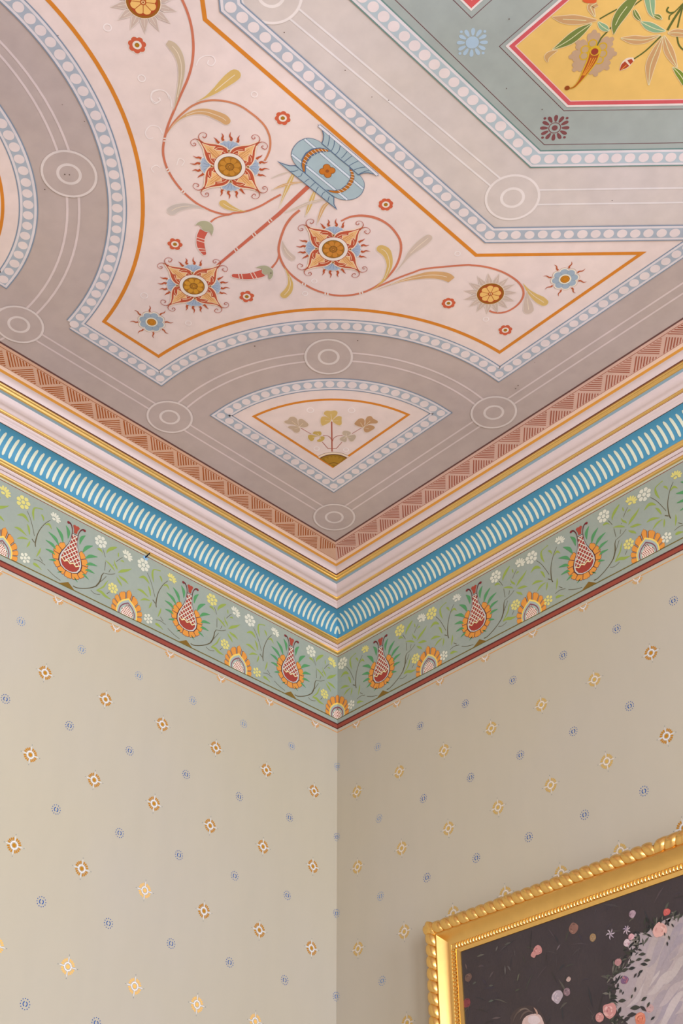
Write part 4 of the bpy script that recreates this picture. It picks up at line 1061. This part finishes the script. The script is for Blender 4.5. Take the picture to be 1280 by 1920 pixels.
for side, wall, pit, off in (('L', wall_l, -.1733, -.0868), ('R', wall_r, .1607, .0785)):
    for i in range(11):
        s_ = off+pit*i
        if i < 9 or True: place('h', side, half_flower((214, 152, 78) if side == 'L' else (206, 160, 100), (238, 226, 222)), wall, M_[side](s_, 3.3745), 'painted_half_flower')
        for j in range(5):
            z = 3.1612-.2155*j
            if side == 'R' and GX[0]+.03 < s_ < GX[1] and z < 2.65: continue
            key = 'a' if side == 'L' and (j < 2 or (j == 2 and i != 3)) else ('b' if side == 'L' else 'c')
            if side == 'R' and s_ > .95: key = 'a'
            place('g', key, GL[key], wall, M_[side](s_, z), 'painted_gold_flower')
    for i in range(12):
        s_ = pit*i
        for j in range(6):
            z = 3.2660-.2118*j
            if side == 'R' and GX[0] < s_ < GX[1] and z < 2.72: continue
            key = 'b' if (side == 'L' and j == 0) or (side == 'R' and s_ < .3) else 'a'
            place('b', key, BLF[key], wall, M_[side](s_, z), 'painted_blue_flower')

# ================================================================== FRAMED PAINTING
FX0, FX1, FZ0, FZ1 = .358, 1.86, .95, 2.700
root = bpy.data.objects.new('framed_painting', None); COL.objects.link(root); root.location = ((FX0+FX1)/2, 0, FZ0)
tag(root, 'dark floral oil portrait in a carved and gilded frame hanging on the right wall', 'painting')
inv = Matrix.Translation(-Vector(root.location))
def fchild(name, V, Fc, mat, smooth=False, cols=None, parent=None):
    o = mesh_obj(name, [tuple(Vector(v)-Vector(root.location)) for v in V], Fc, mat, parent or root, smooth, cols); return o
WS = .93
def corner(w_, D):   # four mitre corners of an inset loop, top-left, top-right, bottom-right, bottom-left
    return [(FX0+w_, -D, FZ1-w_*WS), (FX1-w_, -D, FZ1-w_*WS), (FX1-w_, -D, FZ0+w_*WS), (FX0+w_, -D, FZ0+w_*WS)]
def rail(name, prof, mat=M_GOLD2, smooth=True):
    for k, nm in enumerate(('top', 'right', 'bottom', 'left')):
        V, Fc = [], []
        for w_, D in prof:
            c = corner(w_, D); V += [c[k], c[(k+1) % 4]]
        for i in range(len(prof)-1): Fc.append([2*i, 2*i+2, 2*i+3, 2*i+1])
        fchild(name, V, Fc, mat, smooth)
rail('frame_side', [(.006, .004), (.004, .02), (.003, .040)], smooth=False)
rail('frame_rail', [(.003, .040), (.034, .048), (.036, .062), (.041, .0640)], smooth=False)
rail('frame_cove', [(.041, .0640)]+[(.041+.024*k/8, .0640-.020*math.sin(PI/2*k/8)) for k in range(1, 9)]+[(.0665, .0440), (.0670, .0425)])
rail('inner_slip', [(.0670, .0425), (.0790, .0425), (.0792, .0400), (.0880, .0370), (.0885, .0340)], smooth=False)
# carved gadroon leaves of the outer roll
def carved():
    V, Fc = [], []; nu, nv = 7, 6
    # S-curved lobe across the roll: t across (0..PI), lobe section raised
    for i in range(nu+1):
        t = i/nu; ang = PI*(.02+.96*t); cx = .0185-.0175*math.cos(ang); cz = .042+.0240*math.sin(ang)
        sway = .0105*math.sin((t-.5)*PI)+.002*math.sin(t*PI*2)
        for j in range(nv+1):
            q = j/nv*2-1; lift = .0052*math.sqrt(max(0, 1-q*q))*math.sin(PI*min(1, .15+t*.85))**.4
            V.append((cx-math.cos(ang)*lift, q*.0138+sway, cz+math.sin(ang)*lift-.0025))
    for i in range(nu):
        for j in range(nv):
            a = i*(nv+1)+j; Fc.append([a, a+1, a+nv+2, a+nv+1])
    return V, Fc
CV, CF = carved()
me = bpy.data.meshes.new('carved_leaf'); me.from_pydata(CV, [], CF); me.materials.append(M_GOLD2); me.polygons.foreach_set('use_smooth', [True]*len(CF)); me.update()
def put_leaf(M):
    o = bpy.data.objects.new('carved_leaf', me); COL.objects.link(o); o.parent = root; o.matrix_local = inv @ M
pit = .0268
LX, LZ = FX1-FX0, FZ1-FZ0
def leaf_line(n, org, inward, along, flip):
    L_ = LX if abs(along[0]) > .5 else LZ
    st = L_/n
    for k in range(n):
        if k == 0 or k == n-1: pass
        d = st*(k+.5); f_ = 1 if (d < L_*.42) else -1
        f_ *= flip
        X = Vector(inward); Yv = Vector(along)*f_; Z = Vector((0, -1, 0))
        pos = Vector(org)+Vector(along)*d
        M = Matrix((X, Yv, Z)).transposed().to_4x4(); M.translation = pos
        if 1.2*st < d < L_-1.2*st or True: put_leaf(M)
nX, nZ = round(LX/pit), round(LZ/pit)
leaf_line(nX, (FX0, 0, FZ1), (0, 0, -1), (1, 0, 0), 1)
leaf_line(nX, (FX0, 0, FZ0), (0, 0, 1), (1, 0, 0), 1)
leaf_line(nZ, (FX0, 0, FZ0), (1, 0, 0), (0, 0, 1), 1)
leaf_line(nZ, (FX1, 0, FZ0), (-1, 0, 0), (0, 0, 1), 1)
# corner leaves
for cx, cz, ax in ((FX0, FZ1, (1, -1)), (FX1, FZ1, (-1, -1)), (FX0, FZ0, (1, 1)), (FX1, FZ0, (-1, 1))):
    for a in (0,):
        t = math.radians(a); X = Vector((ax[0]*math.cos(PI/4+t), 0, ax[1]*math.sin(PI/4+t))); Z = Vector((0, -1, 0)); Yv = Z.cross(X)
        M = Matrix((X*.9, Yv*.9, Z*1.0)).transposed().to_4x4(); M.translation = Vector((cx+ax[0]*.007, 0, cz+ax[1]*.007)); put_leaf(M)
# bead course
V, Fc = [], []
def add_bead(c, ax, r=.0037, l=.0056):
    i0 = len(V); X = Vector(ax); Y = Vector((0, -1, 0)); Zc = X.cross(Y)
    for i in range(4):
        t = -.85+1.7*i/3; rr = math.sqrt(1-t*t*.8)
        for j in range(6):
            a = PI*j/5; P = Vector(c)+Zc*(t*l)+X*(math.cos(a)*r*rr)+Y*(math.sin(a)*r*rr*1.1); V.append(tuple(P))
    for i in range(3):
        for j in range(5): Fc.append([i0+i*6+j, i0+i*6+j+1, i0+(i+1)*6+j+1, i0+(i+1)*6+j])
bw = .0730; bx0, bx1, bz0, bz1 = FX0+bw, FX1-bw, FZ0+bw*WS, FZ1-bw*WS
n = int((bx1-bx0)/.0086)
for k in range(1, n):
    x = bx0+(bx1-bx0)*k/n; add_bead((x, -.0425, bz1), (1, 0, 0)); add_bead((x, -.0425, bz0), (1, 0, 0))
n = int((bz1-bz0)/.0086)
for k in range(1, n):
    z = bz0+(bz1-bz0)*k/n; add_bead((bx0, -.0425, z), (0, 0, 1)); add_bead((bx1, -.0425, z), (0, 0, 1))
o = fchild('bead_course', V, Fc, M_GOLD2, True); o['kind'] = 'stuff'
# canvas
DC = .0345
def MF(): return Matrix(((1, 0, 0, 0), (0, 0, -1, -DC), (0, 1, 0, 0), (0, 0, 0, 1)))
def onF(px, py): return onR(px, py, -DC)
q1 = T(onF, 860, 1760, 6.095); q2 = T(onF, 1070, 1660, 6.095); q3 = T(onF, 1070, 1780, 6.095)
p = Paint(0); x0, x1, z0, z1 = FX0+.086, FX1-.086, FZ0+.08, FZ1-.080
p.poly([(x0, z0), (x1, z0), (x1, z1), (x0, z1)], (66, 57, 58), 0)
can = p.build('canvas', root, inv @ MF(), M_OIL, 'dark oil painting with roses and a clouded sky')
rp = random.Random(11)
p = Paint(1)
# clouded sky at right
sky = q3.p([(470, 600), (520, 480), (480, 330), (620, 200), (700, 60)])+q2.p([(640, 690), (740, 545), (830, 540), (940, 470), (1060, 400), (1180, 350), (1280, 330)])
sky += [(sky[-1][0]+.25, sky[-1][1]+.05), (1.5, 2.45), (1.5, 2.2)]+q3.p([(700, 900), (560, 760)])
p.poly(sky, (168, 152, 152), 0)
def edge(z):
    E_ = [(2.30, .84), (2.42, .838), (2.462, .848), (2.496, .896), (2.516, .912), (2.531, .945), (2.543, 1.01), (2.60, 1.4)]
    for a_, b_ in zip(E_, E_[1:]):
        if z <= b_[0]: return a_[1]+(b_[1]-a_[1])*max(0, (z-a_[0])/(b_[0]-a_[0]))
    return 1.4
for k in range(110):
    a = rp.uniform(0, 1); x = rp.uniform(.87, 1.16); z = rp.uniform(2.34, 2.54)
    t = rp.choice([(178, 162, 160), (162, 148, 150), (174, 158, 154), (158, 145, 150), (186, 171, 167)])
    d = rp.uniform(.3, .9); L_ = rp.uniform(.03, .07)
    P = [(x+L_*s_*math.cos(d), z+L_*s_*math.sin(d)+.006*math.sin(s_*3)) for s_ in (-1, -.4, .2, .7, 1)]
    if min(q[0]-edge(q[1]) for q in P) > .010: p.line(P, [.0, .010, .016, .011, .0], t, 1+k % 3, 4)
p.build('painted_sky', can, Matrix(), M_OIL)
p = Paint(5)
def rose(tr_, x, y, r, cols, n_=9, L=0):
    c = tr_.pt(x, y)
    p.blob([(c[0]+r*math.cos(a)*rp.uniform(.8, 1.1), c[1]+r*.9*math.sin(a)*rp.uniform(.8, 1.1)) for a in (k*PI/4 for k in range(8))], cols[0], L, 4)
    for k in range(n_):
        a = rp.uniform(0, 6.28); rr = r*rp.uniform(.25, .85); P = [(c[0]+rr*math.cos(a+t), c[1]+rr*math.sin(a+t)*.9) for t in (0, .5, 1.0)]
        p.line(P, [r*.04, r*.18, r*.04], rp.choice(cols), L+1+k % 3, 3)
PK = [(196, 136, 130), (214, 160, 152), (170, 104, 104), (222, 176, 166)]
for x, y, r in ((905, 130, .0125), (860, 180, .008), (1125, 665, .0145)): rose(q1, x, y, r, PK if y < 300 else [(172, 156, 162), (196, 182, 186), (136, 120, 130), (210, 190, 190)])
rose(q1, 95, 735, .0115, [(130, 62, 66), (150, 78, 78), (104, 50, 56)]); rose(q1, 110, 445, .011, [(112, 86, 76), (136, 104, 92), (84, 64, 60)])
rose(q1, 1255, 465, .006, [(190, 160, 150), (160, 130, 124)]); rose(q1, 1235, 610, .009, [(140, 112, 118), (110, 90, 96), (180, 160, 160)])
rose(q2, 30, 490, .0130, [(134, 96, 84), (160, 122, 104), (104, 74, 66)]); rose(q2, 700, 330, .0090, [(170, 142, 152), (190, 164, 168), (110, 86, 98)])
rose(q2, 1020, 510, .0165, [(214, 164, 154), (226, 184, 172), (196, 140, 130)]); rose(q2, 1095, 305, .0085, [(196, 92, 88), (214, 120, 110)])
rose(q2, 540, 880, .0085, [(176, 126, 124), (196, 150, 146)]); rose(q2, 250, 600, .0090, [(150, 120, 84), (120, 104, 96), (170, 150, 130)])
rose(q3, 330, 780, .0105, PK, 12); rose(q3, 440, 700, .0170, PK, 22); rose(q3, 795, 800, .0140, [(206, 122, 96), (222, 148, 120), (180, 96, 76)], 14)
rose(q3, 900, 680, .010, [(186, 150, 146), (170, 130, 128)]); rose(q2, 640, 660, .0085, [(206, 180, 184), (176, 128, 138), (220, 200, 200)], 12)
rose(q3, 615, 350, .0095, [(120, 88, 116), (176, 110, 116), (206, 150, 146)], 12); rose(q2, 690, 590, .0075, [(214, 164, 168), (180, 120, 130)], 10)
def strokes(tr_, x, y, n_, r, cols):
    for k in range(n_):
        a = k*2*PI/n_+rp.uniform(-.2, .2); c = tr_.pt(x, y); p.line([c, (c[0]+r*.6*math.cos(a), c[1]+r*.6*math.sin(a)+.001), (c[0]+r*math.cos(a+.2), c[1]+r*math.sin(a+.2))], [.0008, .0028, .0004], rp.choice(cols), 4, 3)
strokes(q2, 455, 560, 6, .0115, [(168, 148, 158), (190, 172, 178)]); strokes(q2, 640, 515, 7, .010, [(160, 140, 158), (190, 168, 176)])
for k in range(260):
    x, z = rp.uniform(.45, 1.25), rp.uniform(2.15, 2.61); a = rp.uniform(-.6, 2.2); l = rp.uniform(.006, .022)
    if x > edge(z)-.008: continue
    c_ = rp.choice([(74, 66, 66), (60, 54, 52), (70, 68, 60), (82, 70, 72), (58, 56, 58), (66, 58, 64), (88, 82, 74)])
    p.line([(x-l*math.cos(a), z-l*math.sin(a)), (x, z+.002), (x+l*math.cos(a), z+l*math.sin(a))], [.0005, rp.uniform(.0015, .005), .0004], c_, -2+k % 2, 3)
for k in range(150):
    t = rp.random(); e_ = [(.845, 2.36), (.838, 2.39), (.835, 2.42), (.848, 2.455), (.868, 2.478), (.893, 2.497), (.912, 2.516), (.945, 2.531), (.98, 2.543), (1.03, 2.546)]
    i = rp.randrange(len(e_)-1); q = rp.random(); x = e_[i][0]+(e_[i+1][0]-e_[i][0])*q+rp.gauss(-.004, .009); z = e_[i][1]+(e_[i+1][1]-e_[i][1])*q+rp.gauss(.003, .008)
    a = rp.uniform(-.8, 1.6); l = rp.uniform(.004, .010)
    p.line([(x-l*math.cos(a), z-l*math.sin(a)), (x, z+.0008), (x+l*math.cos(a), z+l*math.sin(a))], [.0006, l*.55, .0004], rp.choice([(50, 50, 46), (60, 60, 52), (44, 44, 44), (84, 84, 72), (112, 106, 96)]), -2+k % 2, 3)
# hanging sprig and dark leaves against the sky
for tr_, L_ in ((q2, ((880, 400, 70, 2.0), (960, 400, 75, 1.9), (1030, 400, 75, 1.6), (1105, 430, 85, 2.1), (850, 520, 70, 1.0), (940, 475, 75, 1.1), (880, 470, 60, 1.3), (1200, 330, 70, .9), (1265, 350, 70, .8), (1165, 460, 45, 2.2), (1075, 560, 40, 1.7), (1125, 600, 50, 1.9), (1105, 670, 50, 1.7), (700, 755, 75, .1), (820, 790, 80, .1), (780, 850, 70, .3), (875, 860, 75, .1), (840, 905, 80, -.1), (740, 730, 60, .2), (790, 740, 50, -.3), (700, 880, 70, .3), (660, 920, 70, .6))),
               (q3, ((800, 260, 70, .7), (740, 300, 60, 1.0), (780, 300, 50, .9), (840, 570, 80, .6), (890, 635, 70, 1.1), (940, 790, 60, .7), (520, 370, 80, 1.2), (540, 420, 70, 1.4), (590, 590, 90, .1), (740, 670, 120, .1), (830, 680, 90, -.7), (700, 750, 110, .2), (640, 800, 100, .5), (560, 700, 90, 1.2), (740, 460, 60, 1.4), (600, 500, 40, 1.2), (580, 480, 40, 1.3), (700, 540, 50, 1.2), (620, 240, 90, .4), (560, 250, 90, .9), (700, 220, 80, .2)))):
    for x, y, l, a in L_:
        P = tr_.p([(x-l*.5*math.cos(a), y+l*.5*math.sin(a)), (x, y-3), (x+l*.5*math.cos(a), y-l*.5*math.sin(a))]); ww = tr_.w(l*.42, (x, y))
        p.line(P, [.0008, ww, .0006], rp.choice([(48, 48, 46), (62, 62, 54), (56, 52, 52)]), 5, 4)
# faint leaves in the dark ground
for x, y, l, a, c_ in ((250, 195, 90, .3, (98, 94, 84)), (435, 115, 60, 1.2, (104, 98, 92)), (530, 360, 110, 1.6, (98, 92, 90)), (575, 340, 70, -1.0, (92, 86, 84)), (375, 410, 90, 1.0, (90, 78, 78)), (680, 440, 90, 1.3, (96, 94, 80)), (370, 540, 50, .1, (86, 84, 76)), (430, 910, 100, .1, (96, 82, 80)), (670, 590, 60, .5, (78, 78, 66)), (370, 715, 60, .3, (92, 96, 84)), (1140, 100, 80, 1.0, (110, 96, 98)), (180, 510, 50, .6, (84, 84, 76)), (85, 320, 70, -1.2, (100, 82, 78)), (560, 60, 80, .4, (84, 80, 74))):
    P = q1.p([(x-l*.5*math.cos(a), y+l*.5*math.sin(a)), (x, y-4), (x+l*.5*math.cos(a), y-l*.5*math.sin(a))]); p.line(P, [.0006, q1.w(20, (x, y)), .0004], c_, 0, 4)
p.build('painted_blossoms', can, Matrix(), M_OIL)
# head at the lower edge
p = Paint(5)
hair = q1.p([(590, 980), (590, 900), (630, 830), (700, 785), (790, 765), (870, 780), (930, 830), (975, 900), (1000, 980)])+q1.p([(1020, 1150), (980, 1300), (640, 1300), (590, 1150)])
p.blob(hair, (74, 62, 60), 0, 4)
face = q1.p([(730, 945), (770, 890), (830, 865), (890, 860), (935, 880), (965, 940), (985, 1020), (980, 1130), (930, 1230), (860, 1270), (790, 1230), (740, 1140), (725, 1040)])
p.blob(face, (206, 176, 166), 2, 4)
p.blob(q1.p([(800, 900), (860, 880), (915, 900), (930, 950), (870, 985), (800, 960)]), (216, 196, 192), 3, 4)
for L_, c_ in (([(640, 900), (690, 830), (760, 800), (820, 830)], (120, 104, 94)), ([(700, 930), (740, 860), (800, 830), (860, 850)], (104, 88, 80)), ([(860, 790), (890, 830), (900, 870)], (176, 140, 122)), ([(840, 785), (860, 830), (850, 862)], (66, 54, 54)), ([(620, 960), (650, 880), (700, 815)], (92, 78, 72))):
    p.line(q1.p(L_), [.001, .004, .003, .001][:len(L_)], c_, 4, 4)
for x in (800, 905): p.line(q1.p([(x-28, 1030), (x, 1020), (x+28, 1030)]), [.0006, .0022, .0006], (84, 62, 56), 4, 4); p.disc(q1.pt(x, 1050), .0016, (60, 46, 44), 4, 8)
p.line(q1.p([(852, 1040), (845, 1100), (862, 1120)]), [.0006, .0014, .0012], (176, 140, 128), 4, 4); p.line(q1.p([(825, 1165), (855, 1158), (888, 1165)]), [.0008, .0030, .0008], (176, 96, 90), 4, 4)
p.build('painted_head', can, Matrix(), M_OIL, 'top of a dark-haired head with a pale forehead')

# ================================================================== small things
# dark peg stuck under the left cornice with a blue patch of paint behind it
sP, zP = onL(276.5, 1041.5, .004)
V, Fc = [], []
a = Vector((.0005, onL(272.5, 1045)[0], onL(272.5, 1045)[1])); b_ = Vector((.017, onL(280, 1038, .017)[0], onL(280, 1038, .017)[1]))
d = (b_-a).normalized(); ux = d.cross(Vector((0, 0, 1))).normalized(); uy = d.cross(ux)
for P, r in ((a, .0022), (a+(b_-a)*.9, .0016), (b_, .0023), (b_+d*.0015, .0018)):
    for k in range(8): t = k*PI/4; V.append(tuple(P+ux*(r*math.cos(t))+uy*(r*math.sin(t))))
for i in range(3):
    for k in range(8): Fc.append([i*8+k, i*8+(k+1) % 8, (i+1)*8+(k+1) % 8, (i+1)*8+k])
Fc.append(list(range(7, -1, -1))); Fc.append([24+k for k in range(8)])
nail = mesh_obj('nail', V, Fc, plain('dark_iron', (28, 34, 48), .5, .4), smooth=True)
tag(nail, 'tiny dark nail sticking out under the left cornice in front of a pale blue patch', 'nail')
p = P_(4); p.blob(rel([onL(x, y) for x, y in ((268, 1044), (271, 1041.5), (275, 1046), (278, 1048), (274, 1051), (271, 1048))], onL(272, 1046)), (132, 178, 216), 0, 4)
p.build('blue_paint_patch', wall_l, ML(*onL(272, 1046)), M_FRZ)
